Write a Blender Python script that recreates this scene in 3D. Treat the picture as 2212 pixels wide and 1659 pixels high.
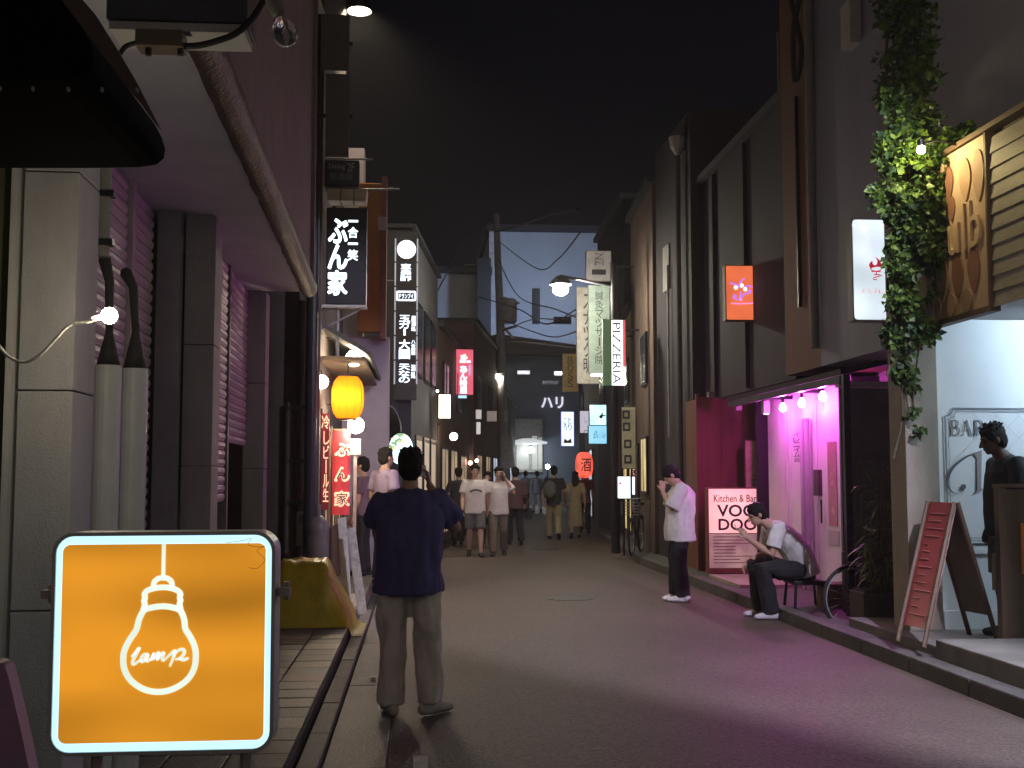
import bpy, bmesh, math, random
from mathutils import Vector, Matrix, noise, Euler
random.seed(7)
for _o in list(bpy.data.objects): bpy.data.objects.remove(_o)
SC = bpy.context.scene
COL = SC.collection
R = math.radians

# ------------------------------------------------------------------ camera
FPX, CX, CY = 2500.0, 1106.0, 829.5          # focal length and centre in a 2212 x 1659 frame
YAW, PITCH = math.atan(201 / FPX), math.atan(197.5 / FPX)
CAM = Vector((0, 0, 1.55))
cam_d = bpy.data.cameras.new('camera'); cam = bpy.data.objects.new('camera', cam_d); COL.objects.link(cam)
cam_d.sensor_width = 36; cam_d.lens = FPX / 2212 * 36
cam_d.clip_start = 0.05; cam_d.clip_end = 500
cam.location = CAM
cam.rotation_euler = (R(90) + PITCH, 0, -YAW)
SC.camera = cam
CROT = Matrix.Rotation(-YAW, 3, 'Z') @ Matrix.Rotation(R(90) + PITCH, 3, 'X')

# ------------------------------------------------------------------ night sky, dim sun added for street glow behind the camera, exposure
w = bpy.data.worlds.new('World'); SC.world = w; w.use_nodes = True
bg = w.node_tree.nodes['Background']
bg.inputs[0].default_value = (0.72, 0.66, 1.0, 1); bg.inputs[1].default_value = 0.0034
sun_d = bpy.data.lights.new('night_glow', 'SUN'); sun_d.energy = 0.21; sun_d.angle = R(80); sun_d.color = (1.0, 0.80, 0.66)
sun = bpy.data.objects.new('night_glow', sun_d); COL.objects.link(sun); sun.rotation_euler = (R(77), 0, R(8)); sun.location = (0, -5, 12)
SC.view_settings.view_transform = 'Standard'; SC.view_settings.look = 'None'
SC.view_settings.exposure = 0.0; SC.view_settings.gamma = 1.0
SC.render.engine = 'CYCLES'
SC.cycles.use_denoising = True
SC.cycles.max_bounces = 4; SC.cycles.diffuse_bounces = 3; SC.cycles.glossy_bounces = 2
SC.cycles.transmission_bounces = 4; SC.cycles.sample_clamp_indirect = 3.0
SC.cycles.caustics_reflective = False; SC.cycles.caustics_refractive = False

# ------------------------------------------------------------------ picture -> world helpers
def ray(px, py):
    return CROT @ Vector(((px - CX) / FPX, -(py - CY) / FPX, -1))
def P(px, py, Y):
    d = ray(px, py); return CAM + d * ((Y - CAM.y) / d.y)
def PZ(px, py, z):
    d = ray(px, py); return CAM + d * ((z - CAM.z) / d.z)
def PX(px, py, X):
    d = ray(px, py); return CAM + d * ((X - CAM.x) / d.x)

class Frame:
    def __init__(s, O, U=(1, 0, 0), V=(0, 0, 1)):
        s.O = Vector(O); s.U = Vector(U).normalized(); s.V = Vector(V).normalized(); s.N = s.U.cross(s.V)
    def p(s, u, v, n=0.0): return s.O + s.U * u + s.V * v + s.N * n
    def at(s, u, v, n=0.0): return Frame(s.p(u, v, n), s.U, s.V)
W0 = Frame((0, 0, 0), (1, 0, 0), (0, 1, 0))
def camF(O): return Frame(O, (1, 0, 0), (0, 0, 1))          # faces the camera (-Y)
def rightF(O): return Frame(O, (0, -1, 0), (0, 0, 1))       # wall on the right, faces -X
def leftF(O): return Frame(O, (0, 1, 0), (0, 0, 1))         # wall on the left, faces +X

# ------------------------------------------------------------------ materials
MATS = {}
def _nodes(name):
    m = bpy.data.materials.new(name); m.use_nodes = True
    return m, m.node_tree.nodes, m.node_tree.links, m.node_tree.nodes['Principled BSDF']
def mat(name, col, rough=0.7, var=0.25, scale=6.0, bump=0.15, bscale=60.0, metal=0.0, spec=0.4, streak=0.0, stain=None, fine=0.0):
    if name in MATS: return MATS[name]
    m, N, L, b = _nodes(name)
    tc = N.new('ShaderNodeTexCoord')
    n1 = N.new('ShaderNodeTexNoise'); n1.inputs['Scale'].default_value = scale; n1.inputs['Detail'].default_value = 6; n1.inputs['Roughness'].default_value = 0.65
    src = tc.outputs['Object']
    if streak:
        mp = N.new('ShaderNodeMapping'); mp.inputs['Scale'].default_value = (1, 1, streak); L.new(src, mp.inputs[0]); L.new(mp.outputs[0], n1.inputs['Vector'])
    else: L.new(src, n1.inputs['Vector'])
    rp = N.new('ShaderNodeValToRGB'); rp.color_ramp.elements[0].position = 0.3; rp.color_ramp.elements[1].position = 0.72
    c = Vector(col)
    lo = c * (1 - var); hi = c * (1 + var)
    if stain: lo = Vector(stain)
    rp.color_ramp.elements[0].color = (*lo, 1); rp.color_ramp.elements[1].color = (*hi, 1)
    L.new(n1.outputs['Fac'], rp.inputs[0])
    out = rp.outputs[0]
    if fine:
        n3 = N.new('ShaderNodeTexNoise'); n3.inputs['Scale'].default_value = bscale * 1.3; n3.inputs['Detail'].default_value = 2; L.new(tc.outputs['Object'], n3.inputs['Vector'])
        mr = N.new('ShaderNodeMapRange'); mr.inputs[1].default_value = 0.3; mr.inputs[2].default_value = 0.7; mr.inputs[3].default_value = 1 - fine; mr.inputs[4].default_value = 1 + fine
        L.new(n3.outputs['Fac'], mr.inputs[0])
        mx = N.new('ShaderNodeVectorMath'); mx.operation = 'SCALE'; L.new(out, mx.inputs[0]); L.new(mr.outputs[0], mx.inputs['Scale']); out = mx.outputs[0]
    L.new(out, b.inputs['Base Color'])
    rr = N.new('ShaderNodeMapRange'); rr.inputs[3].default_value = max(0.05, rough - 0.12); rr.inputs[4].default_value = min(1, rough + 0.12); L.new(n1.outputs['Fac'], rr.inputs[0]); L.new(rr.outputs[0], b.inputs['Roughness'])
    b.inputs['Metallic'].default_value = metal; b.inputs['Specular IOR Level'].default_value = spec
    if bump:
        n2 = N.new('ShaderNodeTexNoise'); n2.inputs['Scale'].default_value = bscale; n2.inputs['Detail'].default_value = 3; L.new(tc.outputs['Object'], n2.inputs['Vector'])
        bp = N.new('ShaderNodeBump'); bp.inputs['Strength'].default_value = bump; bp.inputs['Distance'].default_value = 0.02; L.new(n2.outputs['Fac'], bp.inputs['Height']); L.new(bp.outputs[0], b.inputs['Normal'])
    MATS[name] = m; return m
def emit(name, col, strength=1.0, base=(0.5, 0.5, 0.5), wobble=0.0, wscale=2.0, band=None):
    if name in MATS: return MATS[name]
    m, N, L, b = _nodes(name)
    b.inputs['Base Color'].default_value = (*base, 1); b.inputs['Roughness'].default_value = 0.35
    b.inputs['Emission Color'].default_value = (*col, 1); b.inputs['Emission Strength'].default_value = strength
    if wobble:
        tc = N.new('ShaderNodeTexCoord'); mp = N.new('ShaderNodeMapping'); L.new(tc.outputs['Object'], mp.inputs[0])
        if band: mp.inputs['Scale'].default_value = band
        n = N.new('ShaderNodeTexNoise'); n.inputs['Scale'].default_value = wscale; n.inputs['Detail'].default_value = 1; L.new(mp.outputs[0], n.inputs['Vector'])
        mr = N.new('ShaderNodeMapRange'); mr.inputs[1].default_value = 0.3; mr.inputs[2].default_value = 0.7; mr.inputs[3].default_value = strength * (1 - wobble); mr.inputs[4].default_value = strength * (1 + wobble)
        L.new(n.outputs['Fac'], mr.inputs[0]); L.new(mr.outputs[0], b.inputs['Emission Strength'])
    MATS[name] = m; return m
def glass(name):
    m, N, L, b = _nodes(name)
    b.inputs['Base Color'].default_value = (1, 1, 1, 1); b.inputs['Transmission Weight'].default_value = 1; b.inputs['Roughness'].default_value = 0.02; b.inputs['IOR'].default_value = 1.45
    return m

# ------------------------------------------------------------------ mesh helpers
class MB:
    def __init__(s): s.bm = bmesh.new()
    def hull8(s, pts):
        v = [s.bm.verts.new(p) for p in pts]
        for f in ((0, 3, 2, 1), (4, 5, 6, 7), (0, 1, 5, 4), (1, 2, 6, 5), (2, 3, 7, 6), (3, 0, 4, 7)):
            s.bm.faces.new([v[i] for i in f])
        return s
    def fbox(s, F, u0, u1, v0, v1, n0, n1):
        return s.hull8([F.p(u0, v0, n0), F.p(u1, v0, n0), F.p(u1, v1, n0), F.p(u0, v1, n0), F.p(u0, v0, n1), F.p(u1, v0, n1), F.p(u1, v1, n1), F.p(u0, v1, n1)])
    def box(s, x0, x1, y0, y1, z0, z1): return s.fbox(W0, x0, x1, y0, y1, z0, z1)
    def poly(s, F, pts, n0, n1):
        a = [s.bm.verts.new(F.p(u, v, n0)) for u, v in pts]; b = [s.bm.verts.new(F.p(u, v, n1)) for u, v in pts]
        s.bm.faces.new(a[::-1]); s.bm.faces.new(b)
        for i in range(len(a)):
            j = (i + 1) % len(a); s.bm.faces.new((a[i], a[j], b[j], b[i]))
        return s
    def ribbon(s, F, pts, wd, n0, n1, closed=False):
        n = len(pts); L, Rr = [], []
        for i in range(n):
            a = pts[(i - 1) % n] if closed or i > 0 else pts[i]; b = pts[(i + 1) % n] if closed or i < n - 1 else pts[i]
            dx, dy = b[0] - a[0], b[1] - a[1]; l = math.hypot(dx, dy) or 1
            w_ = (wd(i / max(1, n - 1)) if callable(wd) else wd) / 2
            L.append((pts[i][0] - dy / l * w_, pts[i][1] + dx / l * w_)); Rr.append((pts[i][0] + dy / l * w_, pts[i][1] - dx / l * w_))
        v = [[s.bm.verts.new(F.p(*q, nn)) for q in side] for nn in (n0, n1) for side in (L, Rr)]
        m = n if closed else n - 1
        for i in range(m):
            j = (i + 1) % n
            for A, B in ((v[1], v[0]), (v[2], v[3]), (v[0], v[2]), (v[3], v[1])):
                s.bm.faces.new((A[i], A[j], B[j], B[i]))
        if not closed:
            s.bm.faces.new((v[0][0], v[1][0], v[3][0], v[2][0])); s.bm.faces.new((v[0][-1], v[2][-1], v[3][-1], v[1][-1]))
        return s
    def tube(s, pts, rad, n=10, axis=None, flat=False):
        pts = [Vector(p) for p in pts]; m = len(pts)
        rad = [rad] * m if not isinstance(rad, (list, tuple)) else list(rad)
        rad = [r if isinstance(r, (list, tuple)) else (r, r) for r in rad]
        t0 = (pts[1] - pts[0]).normalized(); t1 = (pts[-1] - pts[-2]).normalized()
        if not flat:                                     # rounded ends
            e0, e1 = min(rad[0]), min(rad[-1])
            pts = [pts[0] - t0 * e0 * 0.75] + pts + [pts[-1] + t1 * e1 * 0.75]
            rad = [(rad[0][0] * 0.6, rad[0][1] * 0.6)] + rad + [(rad[-1][0] * 0.6, rad[-1][1] * 0.6)]; m += 2
        ref = Vector(axis) if axis is not None else None; rings = []
        prev = None
        for i in range(m):
            t = (pts[min(i + 1, m - 1)] - pts[max(i - 1, 0)]).normalized()
            if ref is not None: x = (ref - t * ref.dot(t)).normalized()
            elif prev is not None: x = (prev - t * prev.dot(t)).normalized()
            else:
                q = Vector((0, 0, 1)) if abs(t.z) < 0.9 else Vector((1, 0, 0)); x = (q - t * q.dot(t)).normalized()
            prev = x; y = t.cross(x)
            rings.append([s.bm.verts.new(pts[i] + x * (rad[i][0] * math.cos(2 * math.pi * k / n)) + y * (rad[i][1] * math.sin(2 * math.pi * k / n))) for k in range(n)])
        for a, b in zip(rings, rings[1:]):
            for k in range(n): s.bm.faces.new((a[k], a[(k + 1) % n], b[(k + 1) % n], b[k]))
        s.bm.faces.new(rings[0][::-1]); s.bm.faces.new(rings[-1])
        return s
    def ell(s, c, r, M=None, sub=2):
        r = (r, r, r) if not isinstance(r, (list, tuple)) else r
        X = Matrix.Translation(Vector(c)) @ ((M.to_4x4()) if M is not None else Matrix.Identity(4)) @ Matrix.Diagonal((*r, 1))
        bmesh.ops.create_icosphere(s.bm, subdivisions=sub, radius=1, matrix=X); return s
    def lathe(s, c, prof, n=20, M=None, cap=True):
        c = Vector(c); M = M or Matrix.Identity(3); rings = []
        for r, z in prof:
            rings.append([s.bm.verts.new(c + M @ Vector((r * math.cos(2 * math.pi * k / n), r * math.sin(2 * math.pi * k / n), z))) for k in range(n)])
        for a, b in zip(rings, rings[1:]):
            for k in range(n): s.bm.faces.new((a[k], a[(k + 1) % n], b[(k + 1) % n], b[k]))
        if cap: s.bm.faces.new(rings[0][::-1]); s.bm.faces.new(rings[-1])
        else:
            for k in range(n): s.bm.faces.new((rings[-1][k], rings[-1][(k + 1) % n], rings[0][(k + 1) % n], rings[0][k]))
        return s
    def ring(s, c, rad, tr, M=None, n=40, k=8):
        M = M or Matrix.Identity(3); c = Vector(c); g = []
        for i in range(n):
            a = 2 * math.pi * i / n
            g.append([s.bm.verts.new(c + M @ Vector(((rad + tr * math.cos(b)) * math.cos(a), (rad + tr * math.cos(b)) * math.sin(a), tr * math.sin(b)))) for b in [2 * math.pi * j / k for j in range(k)]])
        for i in range(n):
            for j in range(k): s.bm.faces.new((g[i][j], g[(i + 1) % n][j], g[(i + 1) % n][(j + 1) % k], g[i][(j + 1) % k]))
        return s
    def mesh(s, name, m=None, bevel=0.0, smooth=False):
        if bevel:
            bmesh.ops.bevel(s.bm, geom=[e for e in s.bm.edges], offset=bevel, segments=2, affect='EDGES', profile=0.6)
        bmesh.ops.recalc_face_normals(s.bm, faces=s.bm.faces)
        me = bpy.data.meshes.new(name); s.bm.to_mesh(me); s.bm.free()
        if smooth:
            for p in me.polygons: p.use_smooth = True
        if m: me.materials.append(m)
        return me
    def build(s, name, m=None, parent=None, bevel=0.0, smooth=False):
        return put(name, s.mesh(name, m, bevel, smooth), parent)
def put(name, me, parent=None):
    o = bpy.data.objects.new(name, me); COL.objects.link(o)
    if parent is not None:
        o.parent = parent; o.matrix_parent_inverse = wm(parent).inverted()
    return o
def wm(o):
    m = o.matrix_basis.copy()
    return m if o.parent is None else wm(o.parent) @ o.matrix_parent_inverse @ m
def tag(o, label, cat, group=None):
    o['label'] = label; o['category'] = cat
    if group: o['group'] = group
    return o
def thing(name, label, cat, loc=(0, 0, 0), group=None):
    o = bpy.data.objects.new(name, None); COL.objects.link(o); o.location = loc; o.empty_display_size = 0.2
    return tag(o, label, cat, group)
def struct(o): o['kind'] = 'structure'; return o
def spline(pts, n=8, closed=False):
    out = []; m = len(pts); pv = [Vector(p) for p in pts]
    rng = range(m) if closed else range(m - 1)
    for i in rng:
        p0 = pv[(i - 1) % m] if closed or i else pv[0]; p1 = pv[i]; p2 = pv[(i + 1) % m]; p3 = pv[(i + 2) % m] if closed or i + 2 < m else pv[-1]
        for k in range(n):
            t = k / n
            out.append(tuple(0.5 * (2 * p1 + (p2 - p0) * t + (2 * p0 - 5 * p1 + 4 * p2 - p3) * t * t + (3 * p1 - p0 - 3 * p2 + p3) * t ** 3)))
    if not closed: out.append(tuple(pv[-1]))
    return out
_glyph = {}
def glyph(body, shear=0.0):
    """Flat outline of a string as (vertices, faces), made once."""
    if (body, shear) in _glyph: return _glyph[(body, shear)]
    cu = bpy.data.curves.new('txt', 'FONT'); cu.body = body; cu.resolution_u = 3; cu.shear = shear
    ob = bpy.data.objects.new('txt', cu); COL.objects.link(ob)
    dg = bpy.context.evaluated_depsgraph_get(); dg.update()
    me = bpy.data.meshes.new_from_object(ob.evaluated_get(dg))
    r = ([v.co.copy() for v in me.vertices], [tuple(p.vertices) for p in me.polygons])
    bpy.data.objects.remove(ob); bpy.data.curves.remove(cu); bpy.data.meshes.remove(me)
    _glyph[(body, shear)] = r; return r
def text(body, F, u0, u1, v0, v1, m, parent, name='lettering', n=0.004, bold=0.0, depth=0.002, vertical=False, rot=0, keep=False, shear=0.0):
    """Lettering fitted to the rectangle u0..u1 x v0..v1 of a frame; bold thickens the strokes by that share of the character height."""
    bm = bmesh.new(); cells = []
    if vertical:
        k = len(body); hh = (v1 - v0) / k
        for i, ch in enumerate(body): cells.append((ch, u0, u1, v1 - (i + 1) * hh + hh * .04, v1 - i * hh - hh * .04))
    else: cells.append((body, u0, u1, v0, v1))
    for (ch, a0, a1, b0, b1) in cells:
        vs, fs = glyph(ch, shear)
        if not vs: continue
        if rot: vs = [Matrix.Rotation(R(rot), 3, 'Z') @ v for v in vs]
        xs = [v.x for v in vs]; ys = [v.y for v in vs]; x0, x1, y0, y1 = min(xs), max(xs), min(ys), max(ys)
        if ch in 'ー一':                                   # a lone dash keeps its own proportion
            mid = (b0 + b1) / 2; hb = (b1 - b0) * .10; b0, b1 = (mid - hb, mid + hb) if ch == '一' else (b0, b1)
            if ch == 'ー': vs = [Vector((-v.y, v.x, 0)) for v in vs]; xs = [v.x for v in vs]; ys = [v.y for v in vs]; x0, x1, y0, y1 = min(xs), max(xs), min(ys), max(ys); c_ = (a0 + a1) / 2; a0, a1 = c_ - .1 * (a1 - a0), c_ + .1 * (a1 - a0)
        sx, sy = (a1 - a0) / (x1 - x0), (b1 - b0) / (y1 - y0); ou = ov = 0
        if keep:
            k_ = min(sx, sy); ou = ((a1 - a0) - (x1 - x0) * k_) / 2; ov = ((b1 - b0) - (y1 - y0) * k_) / 2; sx = sy = k_
        e = bold * min(b1 - b0, a1 - a0)
        offs = [(0, 0)] + ([(e * math.cos(R(a)), e * math.sin(R(a))) for a in range(0, 360, 45)] if bold else [])
        for q, (du, dv) in enumerate(offs):
            nn = n + q * .0002
            w_ = [bm.verts.new(F.p(a0 + ou + (v.x - x0) * sx + du, b0 + ov + (v.y - y0) * sy + dv, nn)) for v in vs]
            for f in fs:
                try: bm.faces.new([w_[i] for i in f])
                except ValueError: pass
    if depth > .01:
        r = bmesh.ops.extrude_face_region(bm, geom=bm.faces[:])
        for g in r['geom']:
            if isinstance(g, bmesh.types.BMVert): g.co += F.N * depth
        bmesh.ops.recalc_face_normals(bm, faces=bm.faces)
    me = bpy.data.meshes.new(name); bm.to_mesh(me); bm.free(); me.materials.append(m)
    return put(name, me, parent)
def rrect(w_, h, r, n=6):
    out = []
    for cx, cy, a0 in ((w_ / 2 - r, h / 2 - r, 0), (-w_ / 2 + r, h / 2 - r, 90), (-w_ / 2 + r, -h / 2 + r, 180), (w_ / 2 - r, -h / 2 + r, 270)):
        for k in range(n + 1):
            a = R(a0 + 90 * k / n); out.append((cx + r * math.cos(a), cy + r * math.sin(a)))
    return out
def lamp_strength(power, r): return power / (4 * math.pi ** 2 * r * r)
_bulbn = [0]
def bulb_mat(col, power, r):
    _bulbn[0] += 1
    return emit('bulb_glow_%d' % _bulbn[0], col, lamp_strength(power, r), (0.8, 0.8, 0.8))
def copy_tree(o, parent=None):
    c = o.copy(); COL.objects.link(c)
    if parent is not None: c.parent = parent
    for ch in [x for x in bpy.data.objects if x.parent == o]: copy_tree(ch, c)
    return c
# ================================================================== materials of the place
M_ASPH = mat('asphalt', (0.092, 0.071, 0.058), 0.58, 0.36, 0.7, 0.7, 42, fine=0.5)
M_GROUND = mat('ground_dark', (0.05, 0.05, 0.05), 0.9)
M_CONC = mat('gutter_concrete', (0.20, 0.19, 0.19), 0.5, 0.25, 3, 0.4, 90, fine=0.5)
M_KERB = mat('kerb_stone', (0.17, 0.16, 0.16), 0.6, 0.25, 5, 0.3, 80, fine=0.3)
M_KERB_R = mat('kerb_concrete', (0.10, 0.095, 0.09), 0.7, 0.3, 3, 0.3, 70, fine=0.3)
M_TILES = [mat('paving_tile_%s' % n, c, 0.45, 0.3, 7, 0.25, 60, fine=0.25) for n, c in (('grey', (0.13, 0.125, 0.13)), ('rose', (0.17, 0.12, 0.11)), ('dark', (0.075, 0.07, 0.075)), ('buff', (0.2, 0.17, 0.14)))]
M_STEP = mat('terrace_concrete', (0.19, 0.18, 0.165), 0.7, 0.3, 2.5, 0.3, 60)
M_PAINT = mat('worn_line_paint', (0.5, 0.5, 0.48), 0.7, 0.35, 14)
M_PILLAR = mat('pillar_stone', (0.36, 0.35, 0.37), 0.75, 0.14, 5, 0.25, 90, streak=0.4)
M_STUCCO = mat('tinted_stucco', (0.22, 0.165, 0.195), 0.85, 0.15, 3, 0.4, 120)  # slight lilac in the colour stands in for the pink bulbs' light
M_SOFFIT = mat('soffit_paint', (0.66, 0.67, 0.74), 0.7, 0.12, 2.0, 0.08)
M_DRIP = mat('rusty_drip_edge', (0.10, 0.062, 0.05), 0.6, 0.6, 9, 0.8, 40, stain=(.035, .02, .015))
M_SLAT = mat('shutter_lilac', (0.60, 0.50, 0.58), 0.45, 0.12, 3, 0.05, metal=0.1)
M_SLAT2 = mat('shutter_plum', (0.52, 0.38, 0.54), 0.45, 0.15, 3, 0.05, metal=0.1)
M_DARKIN = mat('dark_interior', (0.02, 0.018, 0.02), 0.8)
M_STEEL = mat('grey_metal', (0.30, 0.30, 0.33), 0.4, 0.15, 6, 0.05, metal=0.3)
M_ROOFT = mat('dark_roof_tile', (.07, .065, .065), .6, .3)
M_GREYPIPE = mat('grey_pipe', (0.25, 0.24, 0.23), 0.55, 0.15)
M_WPIPE = mat('white_pipe_cover', (0.52, 0.52, 0.53), 0.45, 0.1, 4, 0.05)
M_BLACK = mat('black_rubber', (0.018, 0.017, 0.018), 0.6, 0.3)
M_BLKMET = mat('black_metal', (0.022, 0.022, 0.026), 0.4, 0.3, 10, 0.05, metal=0.3)
M_OLIVE = mat('olive_board', (0.075, 0.078, 0.035), 0.8, 0.3, 4, streak=0.2)
M_AWN = mat('black_awning', (0.004, 0.004, 0.005), 0.95, 0.3, 5, 0.0, spec=0.02)
M_BROWNTRIM = mat('brown_awning_edge', (0.11, 0.085, 0.075), 0.7, 0.3)
M_NAVYBOX = mat('navy_sign_box', (0.06, 0.065, 0.09), 0.5, 0.2)
M_DIMPANEL = mat('dimmed_panel', (.13, .125, .125), .6, .15, 4)  # white panels darkened in the colour so they stay dim
M_WPANEL = mat('off_white_panel', (0.46, 0.45, 0.45), 0.6, 0.1, 4)
M_BRONZE = mat('brown_bracket', (0.16, 0.12, 0.09), 0.5, 0.2, metal=0.3)
M_WIRE = mat('white_cable', (0.62, 0.60, 0.56), 0.5, 0.08)
M_CLEAR = glass('clear_bulb_glass')
M_DARKWALL = mat('dark_brown_wall', (0.085, 0.065, 0.06), 0.8, 0.25, 4)
M_LILACWALL = mat('pale_lilac_wall', (0.36, 0.33, 0.38), 0.75, 0.12, 3)
M_ORANGEWALL = mat('orange_signboard', (0.38, 0.16, 0.03), 0.6, 0.2, 3)
M_NIGHTWALL = mat('charcoal_wall', (0.055, 0.055, 0.066), 0.8, 0.2, 2)
M_WHITEWALL = mat('white_plaster', (0.74, 0.75, 0.76), 0.7, 0.06, 1.6, 0.12, 80)
M_TOWER = mat('pale_tower_wall', (0.62, 0.66, 0.74), 0.8, 0.1, 0.25, 0.05)
M_BLUEWALL = mat('dark_blue_facade', (0.13, 0.165, 0.24), 0.6, 0.15, 0.6)
M_GREYBLUE = mat('grey_blue_siding', (0.25, 0.255, 0.34), 0.7, 0.12, 2, streak=0.2)
M_ORBROWN = mat('orange_brown_wall', (0.14, 0.058, 0.033), 0.75, 0.2, 3, streak=0.3)
M_PURPLEWALL = mat('dark_plum_wall', (0.034, 0.026, 0.036), 0.8, 0.25, 2)
M_REDWALL = mat('red_stained_boards', (0.22, 0.085, 0.05), 0.6, 0.3, 5, 0.1, 40, streak=0.12)
M_PINKWALL = mat('shop_white_boards', (0.78, 0.76, 0.77), 0.5, 0.08, 3, 0.05)
M_BEIGE = mat('beige_pillar', (0.34, 0.30, 0.25), 0.8, 0.2, 4, 0.3, 70, streak=0.4)
M_SIDING = mat('weathered_siding', (0.36, 0.345, 0.31), 0.6, 0.15, 6, 0.15, 40, streak=4)
M_BULBSIGN = mat('buff_signboard', (0.62, 0.46, 0.33), 0.6, 0.1, 4)
M_TEAR_D = mat('brown_teardrop', (0.30, 0.15, 0.10), 0.6, 0.1)
M_TEAR_M = mat('tan_teardrop', (0.50, 0.33, 0.22), 0.6, 0.1)
M_WOOD = mat('dark_wood', (0.13, 0.085, 0.055), 0.6, 0.3, 6, 0.2, 50, streak=0.15)
M_BROWNWALL = mat('brown_render', (0.13, 0.09, 0.072), 0.8, 0.25, 2)
M_YELLWALL = mat('ochre_wall', (0.34, 0.27, 0.13), 0.8, 0.25, 2)
M_REDBRICK = mat('dull_red_wall', (0.15, 0.075, 0.07), 0.8, 0.25, 2)
M_GLASSDARK = mat('dark_window_glass', (0.03, 0.035, 0.045), 0.15, 0.1, spec=0.6)
M_PRINT = mat('dark_print', (0.03, 0.028, 0.035), 0.6, 0.1)
M_GREYPRINT = mat('grey_print', (0.23, 0.24, 0.26), 0.6, 0.1)
M_LEAF = mat('ivy_leaf', (0.062, 0.12, 0.017), 0.5, 0.45, 9, 0.0)
M_LEAFD = mat('dull_leaf', (0.15, 0.155, 0.06), 0.55, 0.5, 9, 0.0)
M_STEM = mat('stem_bark', (0.10, 0.075, 0.05), 0.8, 0.3)

# ================================================================== the street
LEFTE = [(-8, -0.16), (18, -0.16), (24, 0.5), (32, 1.45), (42, 2.9), (64, 5.6)]
RIGHTE = [(-8, 3.86), (20, 3.86), (34.6, 4.93), (42, 5.65), (64, 7.9)]
def lerp_e(E, y):
    for (a, xa), (b, xb) in zip(E, E[1:]):
        if y <= b: return xa + (xb - xa) * (y - a) / (b - a)
    return E[-1][1]
g = MB(); g.box(-60, 70, -14, 118, -0.08, -0.06); struct(g.build('ground', M_GROUND))
ys = sorted(set([y for y, _ in LEFTE] + [y for y, _ in RIGHTE] + list(range(-8, 65, 2))))
b = bmesh.new(); rows = []
for y in ys:
    xa, xb = lerp_e(LEFTE, y), lerp_e(RIGHTE, y)
    rows.append([b.verts.new((xa + (xb - xa) * k / 8, y, 0.012 * math.sin(math.pi * k / 8))) for k in range(9)])
for r0, r1 in zip(rows, rows[1:]):
    for k in range(8): b.faces.new((r0[k], r0[k + 1], r1[k + 1], r1[k]))
me = bpy.data.meshes.new('road'); b.to_mesh(me); b.free(); me.materials.append(M_ASPH)
for p_ in me.polygons: p_.use_smooth = True
road = struct(put('road', me))
# worn painted edge line
for i, (y0, y1) in enumerate(((3.5, 6.55), (12.4, 12.9), (15.2, 16.4))):
    m_ = MB(); m_.box(-0.02, 0.06, y0, y1, 0.004, 0.008); m_.build('painted_line', M_PAINT, road)
for i, (cx_, cy_, r_) in enumerate(((1.9, 14.6, .31), (2.7, 24.5, .3))):    # manhole covers with a raised rim
    mh = MB().lathe((cx_, cy_, .006), [(r_, 0), (r_, .012), (r_ - .03, .013), (r_ - .035, .009)], 28).build('manhole_cover', mat('iron_cover', (.06, .057, .055), .45, .3, 12, .5, 60, metal=.4), road)
    m_ = MB(); 
    for k in range(-4, 5): hw = math.sqrt(max(0, (r_ - .05) ** 2 - (k * .055) ** 2)); m_.box(cx_ + k * .055 - .012, cx_ + k * .055 + .012, cy_ - hw, cy_ + hw, .0155, .02)
    m_.build('ribs', mat('iron_cover', (.06, .057, .055), .45), mh)
m_ = MB(); m_.box(.55, 2.2, 9.2, 12.6, .0075, .0125); m_.build('asphalt_patch', mat('asphalt_patch', (.078, .07, .068), .6, .25, 2, .6, 95, fine=.7), road) if False else m_.bm.free()
# left gutter slabs, kerb stones
gut = struct(thing('gutter', 'grey concrete gutter', 'gutter')); del gut['category']; del gut['label']
kl = struct(thing('kerb', 'x', 'x')); del kl['category']; del kl['label']
joints = [-2, 0.5, 2.6, 4.2, 6.3, 8.75, 10.9, 13.2, 15.6, 18]
for a, c in zip(joints, joints[1:]):
    m_ = MB(); m_.box(-0.50, -0.165, a + 0.012, c - 0.012, -0.05, 0.004 + random.uniform(0, .004)); m_.build('slab', M_CONC, gut, bevel=0.006)
y = -2.0
while y < 13.2:
    m_ = MB(); m_.box(-0.625, -0.515, y + 0.006, y + 0.894, -0.05, 0.045 + random.uniform(-.003, .003)); m_.build('kerb_stone', M_KERB, kl, bevel=0.008); y += 0.9
# left pavement of mixed tiles
pav = MB(); pav.box(-2.6, -0.645, -2, 11.3, -0.05, 0.098); pav = struct(pav.build('pavement', M_DARKIN))
tile_me = [MB().fbox(W0, -0.145, 0.145, -0.145, 0.145, 0, 0.03).mesh('tile', t, bevel=0.006) for t in M_TILES]
for i in range(5):
    for j in range(26):
        o = put('tile', random.choices(tile_me, (5, 3, 3, 1))[0], pav)
        o.location = (-0.80 - i * 0.30, 3.6 + j * 0.30 + (0.0), 0.096 + random.uniform(-0.002, 0.003)); o.rotation_euler = (random.uniform(-.006, .006), random.uniform(-.006, .006), 0)
m_ = MB(); m_.box(-2.0, -0.62, 11.35, 18, -0.05, 0.14); struct(m_.build('shop_step', M_STEP))
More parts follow.
